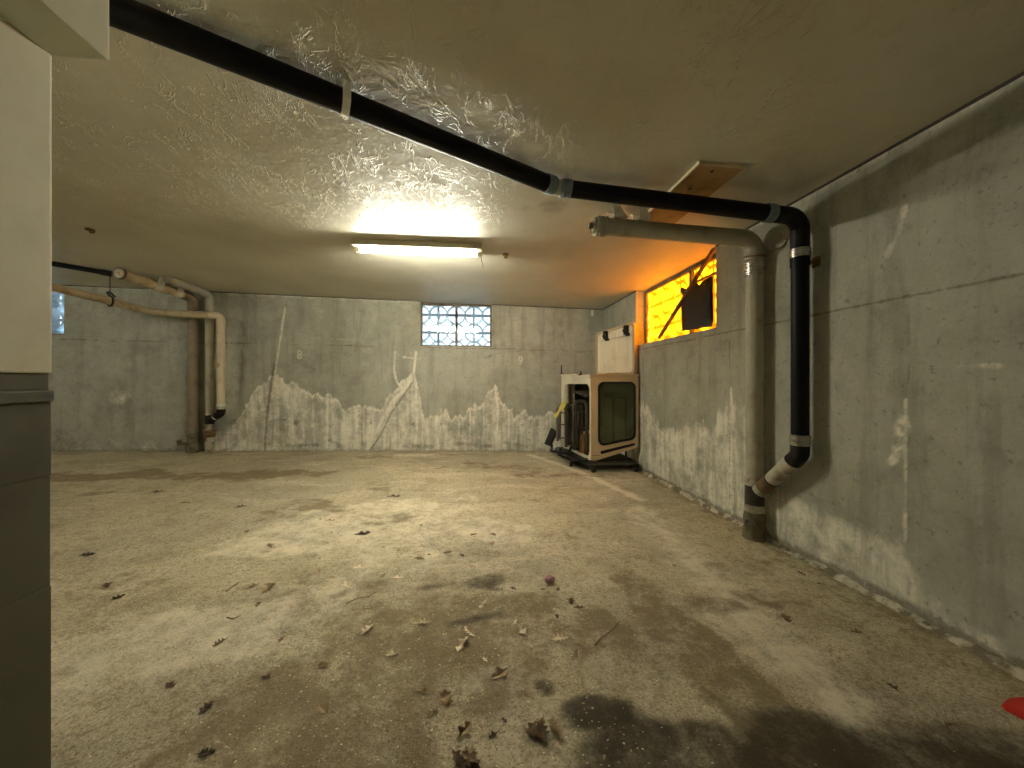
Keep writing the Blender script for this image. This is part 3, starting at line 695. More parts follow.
# ------------------------------------------------------------------ black drain pipe on the ceiling and down the right wall
RP_ = 0.047
b0 = at(107, 7, 1.16); b1 = at(320, 92, 1.489); b2 = at(557, 187.5, 2.161)
bext = b0 + Vector((-1.3, -0.06, 0)); bext.z = ceil_z(bext.x) - 0.06
VXp = 1.955; dV = VXp * F / (_c * 326); b3 = at(800, 217, dV)
root = thing('drain_pipe', 'long black drain pipe under the ceiling turning down the right wall', 'pipe', (b3.x, b3.y, 0.45))
c0, c1 = b2, b3
dirA = (b2 - b1).normalized(); dirB = (b3 - b2).normalized(); dn = Vector((0, 0, -1))
pipe('pipe_run', [bext, b0, b1, b2 - dirA * 0.085], RP_, 'black_pipe', root, [0, 0.06, 0, 0])
pipe('joint', [b2 - dirA * 0.09, b2, b2 + dirB * 0.09], RP_ * 0.93, 'white_pipe', root, 0.06)['label'] = 'pale bare pipe at the joint'
band('clamp', b2 - dirA * 0.085, b2 - dirA * 0.025, RP_ * 1.08, 'blue_steel', root, 4)
band('clamp', b2 + dirB * 0.02, b2 + dirB * 0.085, RP_ * 1.08, 'blue_steel', root, 4)
eR = 0.165
pipe('pipe_run', [b2 + dirB * 0.08, b3 - dirB * eR], RP_, 'black_pipe', root)
band('clamp', b3 - dirB * (eR + 0.055), b3 - dirB * (eR - 0.002), RP_ * 1.10, 'blue_steel', root, 3)
bot = at(800, 437, dV); bot.x, bot.y = b3.x, b3.y
pipe('elbow', [b3 - dirB * eR, b3, b3 + dn * 0.215], RP_ * 1.04, 'rubber', root, eR * 0.97)
band('clamp', b3 + dn * 0.195, b3 + dn * 0.245, RP_ * 1.12, 'steel', root, 3)['label'] = 'shiny steel band'
band('collar', b3 + dn * 0.247, b3 + dn * 0.30, RP_ * 1.08, 'black_pipe', root)
pipe('pipe_drop', [b3 + dn * 0.24, bot], RP_ * 0.98, 'black_pipe', root)
band('clamp', bot + Vector((0, 0, 0.015)), bot + Vector((0, 0, -0.05)), RP_ * 1.10, 'steel', root, 3)
# white strap hanging the ceiling run
def strap(name, p, ax, r, top, wdt, m, parent, lean=0.0):
    """a U shaped band under a pipe at p (axis ax) with both ends on the ceiling at height top"""
    ax = Vector((ax.x, ax.y, 0)).normalized(); sd = Vector((-ax.y, ax.x, 0)); bm = bmesh.new(); pts = []
    pts.append(p + sd * (r + 0.004 + lean) + Vector((0, 0, top - p.z)))
    for k in range(13): a = PI * k / 12; pts.append(p + sd * math.cos(a) * (r + 0.004) + Vector((0, 0, -math.sin(a) * (r + 0.004))))
    pts.append(p - sd * (r + 0.004 + lean) + Vector((0, 0, top - p.z)))
    th = 0.003; prev = None
    for i, q in enumerate(pts):
        t = (pts[min(i + 1, len(pts) - 1)] - pts[max(i - 1, 0)]).normalized(); n = t.cross(ax).normalized()
        ring = [bm.verts.new(q + ax * sx * wdt / 2 + n * sn * th / 2) for sx, sn in ((-1, -1), (1, -1), (1, 1), (-1, 1))]
        if prev:
            for k in range(4): bm.faces.new((prev[k], prev[(k + 1) % 4], ring[(k + 1) % 4], ring[k]))
        prev = ring
    bmesh.ops.recalc_face_normals(bm, faces=bm.faces); return obj(name, bm, m, parent)
ps = b1 + (b2 - b1) * ((1 / 1.489 - 1 / 1.54) / (1 / 1.489 - 1 / 2.161)) * (1.54 / 1.54)
ps = b1 + (b2 - b1) * 0.075
strap('strap', ps, dirA, RP_, ceil_z(ps.x), 0.03, 'lit_strap', root)['label'] = 'white hanger strap'

# ------------------------------------------------------------------ grey stack on the right wall
GX = 1.965; dG = GX * F / (_c * 280.5); RG = 0.058
g3 = at(754.5, 239, dG); GY = g3.y
ge = Vector((0.800, GY + 0.0, CAMZ + 1.050)); gd = (g3 - ge).normalized()
root = thing('drain_stack', 'grey painted iron drain stack on the right wall with capped branch', 'pipe', (GX, GY, 0))
zj = lambda y: at(753, y, dG).z
pipe('stack_pipe', [Vector((GX, GY, zj(484))), g3 + dn * 0.13], RG * 0.94, 'grey_pipe', root)
pipe('bend', [g3 - gd * 0.2, g3, g3 + dn * 0.215], RG, 'grey_pipe', root, 0.15)
pipe('branch_pipe', [ge, g3 - gd * 0.15], RG * 0.97, 'grey_pipe', root)
for k in range(3): band('hub_ring', ge + gd * (0.012 + 0.028 * k), ge + gd * (0.030 + 0.028 * k), RG * 1.13, 'grey_pipe', root)
bm = bmesh.new(); sweep(bm, [ge - gd * 0.006, ge + gd * 0.02], RG * 0.9, 20); sweep(bm, [ge - gd * 0.035, ge - gd * 0.005], 0.022, 6)
obj('cleanout_plug', bm, 'moss', root)
zc = zj(270)
band('clamp', (GX, GY, zc + 0.045), (GX, GY, zc - 0.04), RG * 1.07, 'steel', root, 4)
band('hub_ring', (GX, GY, zj(261)), (GX, GY, zj(250)), RG * 1.10, 'grey_pipe', root)
# wire tie to the wall
bm = bmesh.new(); zt = zj(257)
ring = [Vector((GX + math.cos(a) * RG * 1.13, GY + math.sin(a) * RG * 1.13, zt + 0.012 * math.sin(a))) for a in np.linspace(0, 2 * PI, 20)[:-1]]
sweep(bm, ring, 0.005, 6, closed=True)
sweep(bm, fillet([Vector((GX - 0.02, GY - RG * 1.1, zt - 0.01)), Vector((GX + 0.04, GY - 0.10, zt + 0.008)), Vector((XR - 0.012, GY - 0.17, zt + 0.015)), Vector((XR + 0.01, GY - 0.19, zt + 0.07))], 0.03, 4), 0.006, 6)
obj('wire_tie', bm, 'rust', root, True)
# foot of the stack
band('hub_ring', (GX, GY, zj(476)), (GX, GY, zj(485)), RG * 1.06, 'white_pipe', root)['label'] = 'white ring'
pipe('coupling', [Vector((GX, GY, zj(485))), Vector((GX, GY, zj(506)))], RG * 1.04, 'dark_metal', root)['label'] = 'dark brown sleeve'
band('hub_ring', (GX, GY, zj(504)), (GX, GY, zj(511)), RG * 1.10, 'white_pipe', root)['label'] = 'white ring'
bm = bmesh.new(); z0 = zj(512); prof = [(z0 + 0.005, 0.9), (z0, 1.05), (z0 - 0.02, 1.16), (z0 - 0.05, 1.2), (z0 - 0.09, 1.12), (0.03, 1.25), (-0.02, 1.3)]
sweep(bm, [Vector((GX, GY, z)) for z, _ in prof], [RG * r for _, r in prof], 20)
for v in bm.verts:
    k = 0.010 * (rnd.random() - 0.5); v.co += Vector((k, k, 0))
obj('floor_hub', bm, 'moss', root, True)
bm = bmesh.new(); pc = Vector((GX - 0.055, GY - 0.035, zj(521))); dd = Vector((-0.75, -0.65, 0)).normalized(); sweep(bm, [pc, pc + dd * 0.03], 0.034, 14); sweep(bm, [pc + dd * 0.028, pc + dd * 0.045], 0.014, 6); obj('cleanout_plug', bm, 'moss', root)
# slanted branch that takes the black pipe in
wy0 = bot + Vector((0, 0, -0.02)); wy1 = Vector((bot.x, bot.y, at(800, 455, dV).z)); wy2 = Vector((GX, GY - 0.01, zj(494)))
dW = (wy2 - wy1).normalized(); LW = (wy2 - wy1).length
pipe('wye_elbow', [wy0, wy1, wy1 + dW * 0.075], RP_ * 1.03, 'rubber', root, 0.06)['label'] = 'black rubber elbow'
band('hub_ring', wy1 + dW * 0.07, wy1 + dW * 0.15, RP_ * 1.10, 'white_pipe', root)
pipe('wye_branch', [wy1 + dW * 0.06, wy1 + dW * LW * 0.60], RP_ * 0.98, 'white_pipe', root)['label'] = 'white slanted branch'
band('wire_tie', wy1 + dW * LW * 0.585, wy1 + dW * LW * 0.61, RP_ * 1.05, 'dark_metal', root)
pipe('rusty_sleeve', [wy1 + dW * LW * 0.60, wy1 + dW * LW * 0.88], RP_ * 1.0, 'rust', root)
band('hub_ring', wy1 + dW * LW * 0.80, wy1 + dW * LW * 0.88, RP_ * 1.12, 'white_pipe', root)
# two folded white straps between branch and ceiling
def saddle(px, wd, lab):
    """a white sheet strap folded over the pipe and pinned to the ceiling"""
    c = ge + gd * px; top = ceil_z(c.x) - 0.004; bm = bmesh.new(); th = 0.004
    prof = [(-0.020, top), (-0.024, top - 0.004), (-0.034, c.z + 0.052), (-0.020, c.z + 0.062), (0.020, c.z + 0.062), (0.045, c.z + 0.05), (0.062, c.z + 0.01), (0.066, top - 0.01), (0.10, top)]
    prev = None
    for i, (yy, zz) in enumerate(prof):
        f_ = max(0.0, min(1.0, (zz - c.z - 0.05) / (top - c.z - 0.05)))
        k = wd * (1.0 - 0.42 * f_); sh = -0.012 + 0.03 * f_
        ring = [bm.verts.new((c.x - k / 2 - sh, c.y + yy, zz)), bm.verts.new((c.x + k / 2 - sh, c.y + yy, zz)), bm.verts.new((c.x + k / 2 - sh, c.y + yy * 1.06, zz + (0.004 if zz > c.z else -0.004))), bm.verts.new((c.x - k / 2 - sh, c.y + yy * 1.06, zz + (0.004 if zz > c.z else -0.004)))]
        if prev:
            for q in range(4): bm.faces.new((prev[q], prev[(q + 1) % 4], ring[(q + 1) % 4], ring[q]))
        prev = ring
    bmesh.ops.recalc_face_normals(bm, faces=bm.faces); o = obj('strap', bm, 'lit_strap', root); o['label'] = lab
saddle(0.165, 0.095, 'white folded strap nearer the capped end'); saddle(0.345, 0.09, 'white folded strap nearer the wall')

# ------------------------------------------------------------------ pipes at the left end of the back wall
gl = 'drain pipes at the left end of the back wall'
aE = at(120, 273.5, 4.15); ax = at(193, 300, 5.2); aC = Vector((-3.928, 5.63, CAMZ + 1.175)); RA = 0.060
aD = (aC - aE).normalized()
root = thing('drain_stack', 'dirty brown drain stack on the back wall with capped pipe under ceiling', 'pipe', (aC.x, aC.y, floor_z(aC.x)), gl)
pipe('branch_pipe', [aE, aC - aD * 0.2], RA * 0.95, 'tan_pipe', root)
pipe('bend', [aC - aD * 0.21, aC, aC + dn * 0.22], RA, 'brown_pipe', root, 0.17)
pipe('stack_pipe', [aC + dn * 0.2, Vector((aC.x, aC.y, 0.36))], RA * 1.0, 'brown_pipe', root)
bm = bmesh.new(); zf = floor_z(aC.x); prof = [(0.38, 1.0), (0.375, 1.2), (0.335, 1.2), (0.33, 1.05), (0.26, 1.15), (0.24, 1.35), (zf + 0.04, 1.38), (zf - 0.02, 1.2)]
sweep(bm, [Vector((aC.x, aC.y, z)) for z, _ in prof], [RA * r for _, r in prof], 20); sweep(bm, [Vector((aC.x - 0.07, aC.y - 0.03, 0.24)), Vector((aC.x - 0.16, aC.y - 0.06, 0.27))], 0.022, 8); sweep(bm, [Vector((aC.x - 0.14, aC.y - 0.055, 0.30)), Vector((aC.x - 0.13, aC.y - 0.055, 0.22))], 0.03, 8)
obj('floor_hub', bm, 'moss', root, True)
band('hub_ring', aE + aD * -0.012, aE + aD * 0.012, RA * 1.10, 'dark_metal', root)
bm = bmesh.new(); sweep(bm, [aE - aD * 0.015, aE + aD * 0.02], RA * 0.86, 20); sweep(bm, [aE - aD * 0.03, aE - aD * 0.01], 0.018, 4); obj('cleanout_plug', bm, 'tan_pipe', root)
for k in (0.45, 0.75):
    c = aE + aD * k; strap('strap', c, aD, RA, ceil_z(c.x), 0.10, 'strap', root, 0.03)

dC = Vector((-3.713, 5.63, CAMZ + 1.235)); RD = 0.05
root = thing('drain_stack', 'slim grey drain stack between brown stack and cream pipe', 'pipe', (dC.x, dC.y, floor_z(dC.x)), gl)
dT = Vector((-3.74, 4.95, CAMZ + 1.27))
pipe('bend', [dT, dC, dC + dn * 0.2], RD, 'grey_pipe', root, 0.14)
zq = lambda y: at(209, y, 5.22).z
pipe('stack_pipe', [dC + dn * 0.18, Vector((dC.x, dC.y, zq(416)))], RD * 0.95, 'grey_pipe', root)
band('hub_ring', (dC.x, dC.y, zq(300)), (dC.x, dC.y, zq(304)), RD * 1.15, 'grey_pipe', root)
band('clamp', (dC.x, dC.y, zq(380.5)), (dC.x, dC.y, zq(386)), RD * 1.1, 'steel', root, 2)
pipe('coupling', [Vector((dC.x, dC.y, zq(415))), Vector((dC.x, dC.y, zq(424)))], RD * 1.1, 'rubber', root)['label'] = 'black rubber sleeve'
pipe('stack_pipe', [Vector((dC.x, dC.y, zq(424))), Vector((dC.x, dC.y, zq(441)))], RD * 0.8, 'white_pipe', root)
band('hub_ring', (dC.x, dC.y, zq(430)), (dC.x, dC.y, zq(437)), RD * 1.35, 'rust', root, 2)
band('floor_sleeve', (dC.x, dC.y, zq(441.5)), (dC.x, dC.y, floor_z(dC.x) - 0.01), RD * 1.05, 'white_pipe', root)

cA = Vector((-3.48, 5.5, CAMZ + 0.915)); cB = at(150, 312, 4.98); cH = at(110, 301, 4.6); cE = at(52, 287, 4.1); cX = cE + (cE - cH) * 1.0; RC = 0.047
root = thing('drain_pipe', 'cream painted pipe sloping across the left of the back wall', 'pipe', (cA.x, cA.y, cA.z - 0.9), gl)
cD = (cB - cA).normalized()
pipe('pipe_run', [cX, cE, cH, cB, cA + cD * 0.12], RC, 'tan_pipe', root, [0, 0, 0, 0.25, 0])
pipe('bend', [cA + cD * 0.13, cA, cA + dn * 0.14], RC * 1.05, 'cream_pipe', root, 0.10)
zr = lambda y: at(221, y, 5.116).z
pipe('pipe_drop', [cA + dn * 0.13, Vector((cA.x, cA.y, zr(406)))], RC * 1.0, 'cream_pipe', root)
band('collar', (cA.x, cA.y, zr(320)), (cA.x, cA.y, zr(323)), RC * 1.15, 'cream_pipe', root); band('collar', (cA.x, cA.y, zr(363)), (cA.x, cA.y, zr(370)), RC * 1.15, 'cream_pipe', root)
band('collar', (cA.x, cA.y, zr(403.5)), (cA.x, cA.y, zr(406.5)), RC * 1.15, 'strap', root)
bm = bmesh.new(); pc = Vector((cA.x - 0.02, cA.y - RC * 0.9, zr(365))); sweep(bm, [pc, pc + Vector((0, -0.022, 0))], 0.042, 16); sweep(bm, [pc + Vector((0, -0.02, 0)), pc + Vector((0, -0.034, 0))], 0.016, 6); obj('cleanout_plug', bm, 'tan_pipe', root)
w0 = Vector((cA.x, cA.y, zr(406))); w1 = Vector((cA.x, cA.y, zr(413))); w2 = Vector((dC.x, dC.y, zq(421))); dw = (w2 - w1).normalized()
pipe('pipe_end', [w0, w0 + (w1 - w0) * 0.6], RC * 0.9, 'white_pipe', root)
pipe('elbow', [w0 + (w1 - w0) * 0.45, w1, w1 + dw * 0.10], RC * 1.1, 'rubber', root, 0.06)['label'] = 'black rubber elbow'
pipe('stub', [w1 + dw * 0.08, w1 + dw * 0.17], RC * 0.85, 'white_pipe', root); pipe('elbow', [w1 + dw * 0.16, w2], RC * 1.05, 'rubber', root)['label'] = 'black rubber branch'

# ring and wire hanging that pipe
root = thing('pipe_hanger', 'wire hanger with ring round the sloping cream pipe', 'hanger', (cH.x, cH.y, cH.z))
chd = (cB - cH).normalized(); n1 = Vector((0, 0, 1)); n2 = chd.cross(n1).normalized(); bm = bmesh.new()
sweep(bm, [cH + (n1 * math.cos(a) + n2 * math.sin(a)) * (RC + 0.016) for a in np.linspace(0, 2 * PI, 21)[:-1]], 0.011, 8, closed=True); obj('ring', bm, 'dark_metal', root, True)
bm = bmesh.new(); tz = ceil_z(cH.x); sweep(bm, [cH + n1 * (RC + 0.02), Vector((cH.x, cH.y, tz + 0.003))], 0.005, 6); sweep(bm, fillet([cH + n1 * (RC + 0.01), cH + n1 * (RC + 0.05) - chd * 0.035, cH + n1 * (RC + 0.065), cH + n1 * (RC + 0.02) + chd * 0.05], 0.02, 4), 0.010, 8); obj('wire', bm, 'dark_metal', root, True)

# small black pipe joining the capped pipe
p0 = at(112, 274, 4.32); p1 = at(52, 263.5, 4.05); p2 = p1 + (p1 - p0) * 1.2
root = thing('waste_pipe', 'thin black waste pipe running to the capped pipe at left', 'pipe', tuple(p0))
bm = bmesh.new(); sweep(bm, [p2, p1, p0], 0.028, 16); obj('pipe_run', bm, 'black_pipe', root, True)
dq = (p0 - p1).normalized(); band('collar', p0 - dq * 0.09, p0, 0.034, 'rubber', root)

# ------------------------------------------------------------------ ceiling bits
cz = lambda p: Vector((p.x, p.y, ceil_z(p.x)))
root = thing('ceiling_board', 'brown plywood board fixed to the ceiling beside the black pipe', 'board', (1.33, 2.2, ceil_z(1.33)))
bm = bmesh.new(); box(bm, (1.203, 1.868, ceil_z(1.33) - 0.017), (1.457, 2.60, ceil_z(1.33) - 0.0005), 0.0)
for v in bm.verts: v.co.z += 0.024 * (1.33 - v.co.x)
obj('board', bm, 'wood', root)
bm = bmesh.new()
box(bm, (1.192, 1.858, ceil_z(1.33) - 0.018), (1.203, 2.60, ceil_z(1.33) - 0.0005)); box(bm, (1.203, 1.858, ceil_z(1.33) - 0.018), (1.457, 1.868, ceil_z(1.33) - 0.0005))
for v in bm.verts: v.co.z += 0.024 * (1.33 - v.co.x)
obj('edge_strip', bm, 'wood_edge', root)['label'] = 'pale board edge'
for q in ((698, 194.5), (712, 168), (690, 186)):
    p = cz(on_ceil(*q)); bm = bmesh.new(); sweep(bm, [p + dn * 0.017, p + dn * 0.022], 0.010, 10); obj('screw', bm, 'dark_metal', root)

p = cz(on_ceil(505.5, 254)); bm = bmesh.new(); prof = [(0.0, 0.030), (0.012, 0.032), (0.020, 0.020), (0.035, 0.016), (0.045, 0.006)]
sweep(bm, [p + dn * a for a, _ in prof], [r for _, r in prof], 14); o = obj('ceiling_anchor', bm, 'wood', smooth=True, loc=tuple(p)); tag(o, 'small brown anchor stub on the ceiling right of the fluorescent light', 'ceiling anchor')
p = cz(on_ceil(90, 229)); bm = bmesh.new(); sweep(bm, [p + Vector((0, 0, 0.003)), p + dn * 0.012], 0.03, 12); sweep(bm, fillet([p + dn * 0.01, p + dn * 0.035, p + Vector((0.03, 0, -0.03)), p + Vector((0.035, 0, -0.012))], 0.012, 4), 0.006, 8); o = obj('ceiling_hook', bm, 'rust', smooth=True, loc=tuple(p)); tag(o, 'small rusty hook on the ceiling at the left near the column', 'hook')
p = on_back(571, 305); bm = bmesh.new(); bmesh.ops.create_icosphere(bm, subdivisions=2, radius=0.04)
for v in bm.verts: v.co = Vector((v.co.x * 1.3, v.co.y * 0.5, v.co.z * 0.55 - 0.02 * abs(v.co.x) / 0.04)) * (0.85 + 0.3 * rnd.random()) + Vector((p.x, YB - 0.005, p.z))
o = obj('plaster_lump', bm, 'strap', loc=(p.x, YB, p.z)); tag(o, 'white plaster lump at the top of back wall right of the window', 'plaster lump')
p = on_right(817, 262); root = thing('wall_bracket', 'small rusty bracket on the right wall beside the black pipe', 'bracket', tuple(p))
bm = bmesh.new(); box(bm, (XR - 0.012, p.y - 0.025, p.z - 0.03), (XR, p.y + 0.025, p.z + 0.03), 0.003); obj('plate', bm, 'rust', root)
bm = bmesh.new(); sweep(bm, [Vector((XR - 0.01, p.y, p.z)), Vector((XR - 0.06, p.y + 0.03, p.z + 0.003))], 0.010, 8); obj('bolt', bm, 'rust', root)

# ------------------------------------------------------------------ vehicle hard top stood on end in the corner
HX0, HX1, HY0, HY1 = 1.416, 2.012, 4.37, 5.49
def rrect(x0, x1, z0, z1, r, n=6, z0r=None):
    z0r = z0 if z0r is None else z0r; o = []
    for (cx, cz_, a0) in ((x1 - r, z1 - r, 0), (x0 + r, z1 - r, PI / 2), (x0 + r, z0 + r, PI), (x1 - r, z0r + r, 1.5 * PI)):
        for k in range(n + 1): a = a0 + PI / 2 * k / n; o.append((cx + r * math.cos(a), cz_ + r * math.sin(a)))
    return o
def holed(bm, outer, inner, place, d0, d1):
    """a plate with one opening, outlines given as loops of equal length starting at the same corner"""
    n = len(outer); lay = []
    for d in (d0, d1): lay.append(([bm.verts.new(place(u, v, d)) for u, v in outer], [bm.verts.new(place(u, v, d)) for u, v in inner]))
    for k in range(n):
        j = (k + 1) % n
        bm.faces.new((lay[0][0][k], lay[0][0][j], lay[0][1][j], lay[0][1][k])); bm.faces.new((lay[1][0][j], lay[1][0][k], lay[1][1][k], lay[1][1][j]))
        bm.faces.new((lay[0][0][j], lay[0][0][k], lay[1][0][k], lay[1][0][j])); bm.faces.new((lay[0][1][k], lay[0][1][j], lay[1][1][j], lay[1][1][k]))
    bmesh.ops.recalc_face_normals(bm, faces=bm.faces)
def plate(bm, loop, place, d0, d1):
    a = [bm.verts.new(place(u, v, d0)) for u, v in loop]; b = [bm.verts.new(place(u, v, d1)) for u, v in loop]; n = len(loop)
    bm.faces.new(a); bm.faces.new(b[::-1])
    for k in range(n): bm.faces.new((a[(k + 1) % n], a[k], b[k], b[(k + 1) % n]))
    bmesh.ops.recalc_face_normals(bm, faces=bm.faces)
root = thing('vehicle_hardtop', 'tan vehicle hard top stood on end in the right back corner', 'vehicle roof', ((HX0 + HX1) / 2, (HY0 + HY1) / 2, 0.1))
fy = lambda y0: (lambda u, v, d: (u, y0 + d, v))
ZT = 1.182
for k, (y0, sgn) in enumerate(((HY0, 1), (HY1, -1))):
    outer = rrect(HX0, HX1, 0.135, ZT, 0.035, 6, 0.29); inner = rrect(HX0 + 0.095, HX1 - 0.045, 0.335, 1.095, 0.07, 6, 0.395)
    bm = bmesh.new(); holed(bm, outer, inner, fy(y0), 0, 0.028 * sgn); o = obj('side_panel', bm, 'tan_shell', root)
    bm = bmesh.new(); holed(bm, rrect(HX0 + 0.085, HX1 - 0.035, 0.325, 1.105, 0.075, 6, 0.385), rrect(HX0 + 0.110, HX1 - 0.060, 0.352, 1.08, 0.062, 6, 0.412), fy(y0 - 0.006 * sgn), 0, 0.012 * sgn); obj('window_seal', bm, 'rubber', o)
    bm = bmesh.new(); plate(bm, rrect(HX0 + 0.100, HX1 - 0.050, 0.342, 1.088, 0.066, 6, 0.402), fy(y0 + 0.004 * sgn), 0, 0.005 * sgn); obj('window_glass', bm, 'tint', o)
    if k == 0:
        bm = bmesh.new(); plate(bm, [(HX0 + 0.115, 0.235), (HX0 + 0.13, 0.222), (HX1 - 0.05, 0.322), (HX1 - 0.04, 0.335), (HX1 - 0.055, 0.350), (HX0 + 0.13, 0.262), (HX0 + 0.115, 0.255)], fy(y0 - 0.004), 0, 0.01); obj('drip_channel', bm, 'rubber', o)
        bm = bmesh.new(); box(bm, (HX0 + 0.02, y0 - 0.006, 0.205), (HX0 + 0.11, y0, 0.209)); obj('seam', bm, 'rubber', o)
# open side facing left, with its wide opening
xl = lambda u, v, d: (HX0 + d - 0.11 * (u - HY0) / (HY1 - HY0), u, v)
bm = bmesh.new(); holed(bm, rrect(HY0 + 0.029, HY1 - 0.029, 0.135, ZT, 0.03, 6, 0.135), rrect(HY0 + 0.05, HY1 - 0.17, 0.17, 1.075, 0.10, 6, 0.17), xl, 0, 0.03); obj('rear_frame', bm, 'cream_shell', root)['label'] = 'cream inner frame round the opening'
bm = bmesh.new(); box(bm, (HX1 - 0.03, HY0 + 0.03, 0.31), (HX1, HY1 - 0.03, ZT), 0.008); obj('roof_skin', bm, 'tan_shell', root)
bm = bmesh.new(); box(bm, (HX0 - 0.01, HY0 + 0.028, ZT - 0.03), (HX1 - 0.03, HY1 - 0.03, ZT - 0.004), 0.006); obj('end_panel', bm, 'tan_shell', root)
bm = bmesh.new(); prev = None                      # the moulded lip along the upper end
for x in np.linspace(HX0 - 0.005, HX1 - 0.003, 30):
    z = ZT + 0.012 + 0.018 * float(ss(HX0 + 0.14, HX0 + 0.22, np.array(x)) )- 0.014 * float(ss(HX0 + 0.42, HX0 + 0.55, np.array(x)))
    ring = [bm.verts.new((x, HY0 - 0.018, z - 0.022)), bm.verts.new((x, HY0 - 0.018, z)), bm.verts.new((x, HY0 + 0.03, z + 0.002)), bm.verts.new((x, HY0 + 0.03, z - 0.026))]
    if prev:
        for q in range(4): bm.faces.new((prev[q], prev[(q + 1) % 4], ring[(q + 1) % 4], ring[q]))
    prev = ring
obj('lip', bm, 'tan_shell', root)
bm = bmesh.new(); prev = None
for y in np.linspace(HY0, HY1, 24):
    x = HX0 - 0.11 * (y - HY0) / (HY1 - HY0); z = ZT + 0.01 + 0.02 * float(ss(HY0 + 0.5, HY0 + 0.62, np.array(y)))
    ring = [bm.verts.new((x - 0.015, y, z - 0.03)), bm.verts.new((x - 0.015, y, z)), bm.verts.new((x + 0.035, y, z)), bm.verts.new((x + 0.035, y, z - 0.03))]
    if prev:
        for q in range(4): bm.faces.new((prev[q], prev[(q + 1) % 4], ring[(q + 1) % 4], ring[q]))
    prev = ring
obj('lip', bm, 'cream_shell', root)
for (y, h, r) in ((HY1 - 0.03, 0.17, 0.010), (HY0 + 0.33, 0.055, 0.014)):
    bm = bmesh.new(); x = HX0 - 0.11 * (y - HY0) / (HY1 - HY0); sweep(bm, [Vector((x, y, ZT - 0.01)), Vector((x, y, ZT + h * 0.5)), Vector((x, y, ZT + h))], [r, r, r * 0.8], 8); sweep(bm, [Vector((x, y, ZT)), Vector((x, y, ZT + 0.025))], r * 1.8, 8); obj('stud', bm, 'dark_metal', root)

# the loose front roof panel standing on it
pA = at(597, 333, 5.12); pB = at(636, 322, 4.56)
eu = Vector((pB.x - pA.x, pB.y - pA.y, 0)); LU = eu.length; eu.normalize(); en = Vector((eu.y, -eu.x, 0))
zb = ZT + 0.006; zt0, zt1 = pA.z, pB.z
root = thing('roof_panel', 'cream ribbed vehicle roof panel with two black latches standing on hard top', 'vehicle roof', (pA.x, pA.y, zb))
def pan(u, v, d): q = Vector((pA.x, pA.y, 0)) + eu * u + en * d; return (q.x, q.y, v)
def ploop(i, r, n=6):
    o = []
    for (u, z, a0) in ((LU - i - r, zt1 - i - r, 0), (i + r, zt0 - i - r, PI / 2), (i + r, zb + i + r, PI), (LU - i - r, zb + i + r, 1.5 * PI)):
        for k in range(n + 1): a = a0 + PI / 2 * k / n; o.append((u + r * math.cos(a), z + r * math.sin(a)))
    return o
bm = bmesh.new(); plate(bm, ploop(0, 0.06), pan, -0.03, 0.012); obj('outer_shell', bm, 'tan_shell', root)
bm = bmesh.new(); holed(bm, ploop(0.0, 0.06), ploop(0.03, 0.05), pan, 0.011, 0.03); obj('rim', bm, 'tan_shell', root)
bm = bmesh.new(); n = 60; vs_ = []
for k in range(n + 1):
    u = 0.03 + (LU - 0.06) * k / n; zt = zt0 + (zt1 - zt0) * u / LU - 0.032; d = 0.016 + 0.004 * (math.cos(k / n * 2 * PI * 9) > 0.2)
    vs_.append((bm.verts.new(pan(u, zb + 0.032, d)), bm.verts.new(pan(u, zt, d))))
for k in range(n): bm.faces.new((vs_[k][0], vs_[k + 1][0], vs_[k + 1][1], vs_[k][1]))
obj('liner', bm, 'cream_shell', root)['label'] = 'ribbed cream liner'
bm = bmesh.new(); 
for k in range(14):
    c = Vector(pan(0.018, zb + 0.06 + k * (zt0 - zb - 0.12) / 13, 0.031)); bmesh.ops.create_icosphere(bm, subdivisions=1, radius=0.007, matrix=Matrix.Translation(c))
obj('rivets', bm, 'dark_metal', root)
for (u, tt) in ((LU * 0.30, 0.0), (LU * 0.82, 0.0)):
    zt = zt0 + (zt1 - zt0) * u / LU; bm = bmesh.new()
    def lb(u0_, u1_, z0_, z1_, d0_, d1_): plate(bm, [(u0_, z0_), (u1_, z0_), (u1_, z1_), (u0_, z1_)], pan, d0_, d1_)
    lb(u - 0.03, u + 0.03, zt - 0.13, zt - 0.075, 0.03, 0.055); lb(u - 0.018, u + 0.03, zt - 0.085, zt - 0.02, 0.03, 0.07); lb(u - 0.04, u - 0.015, zt - 0.10, zt - 0.065, 0.03, 0.06); lb(u - 0.008, u + 0.05, zt - 0.15, zt - 0.12, 0.03, 0.045)
    obj('latch', bm, 'rubber', root)
bm = bmesh.new(); sweep(bm, [Vector(pan(LU * 0.12, zt0 - 0.13, 0.03)), Vector(pan(LU * 0.9, zt1 - 0.15, 0.03))], 0.004, 6); obj('seam', bm, 'tan_shell', root)

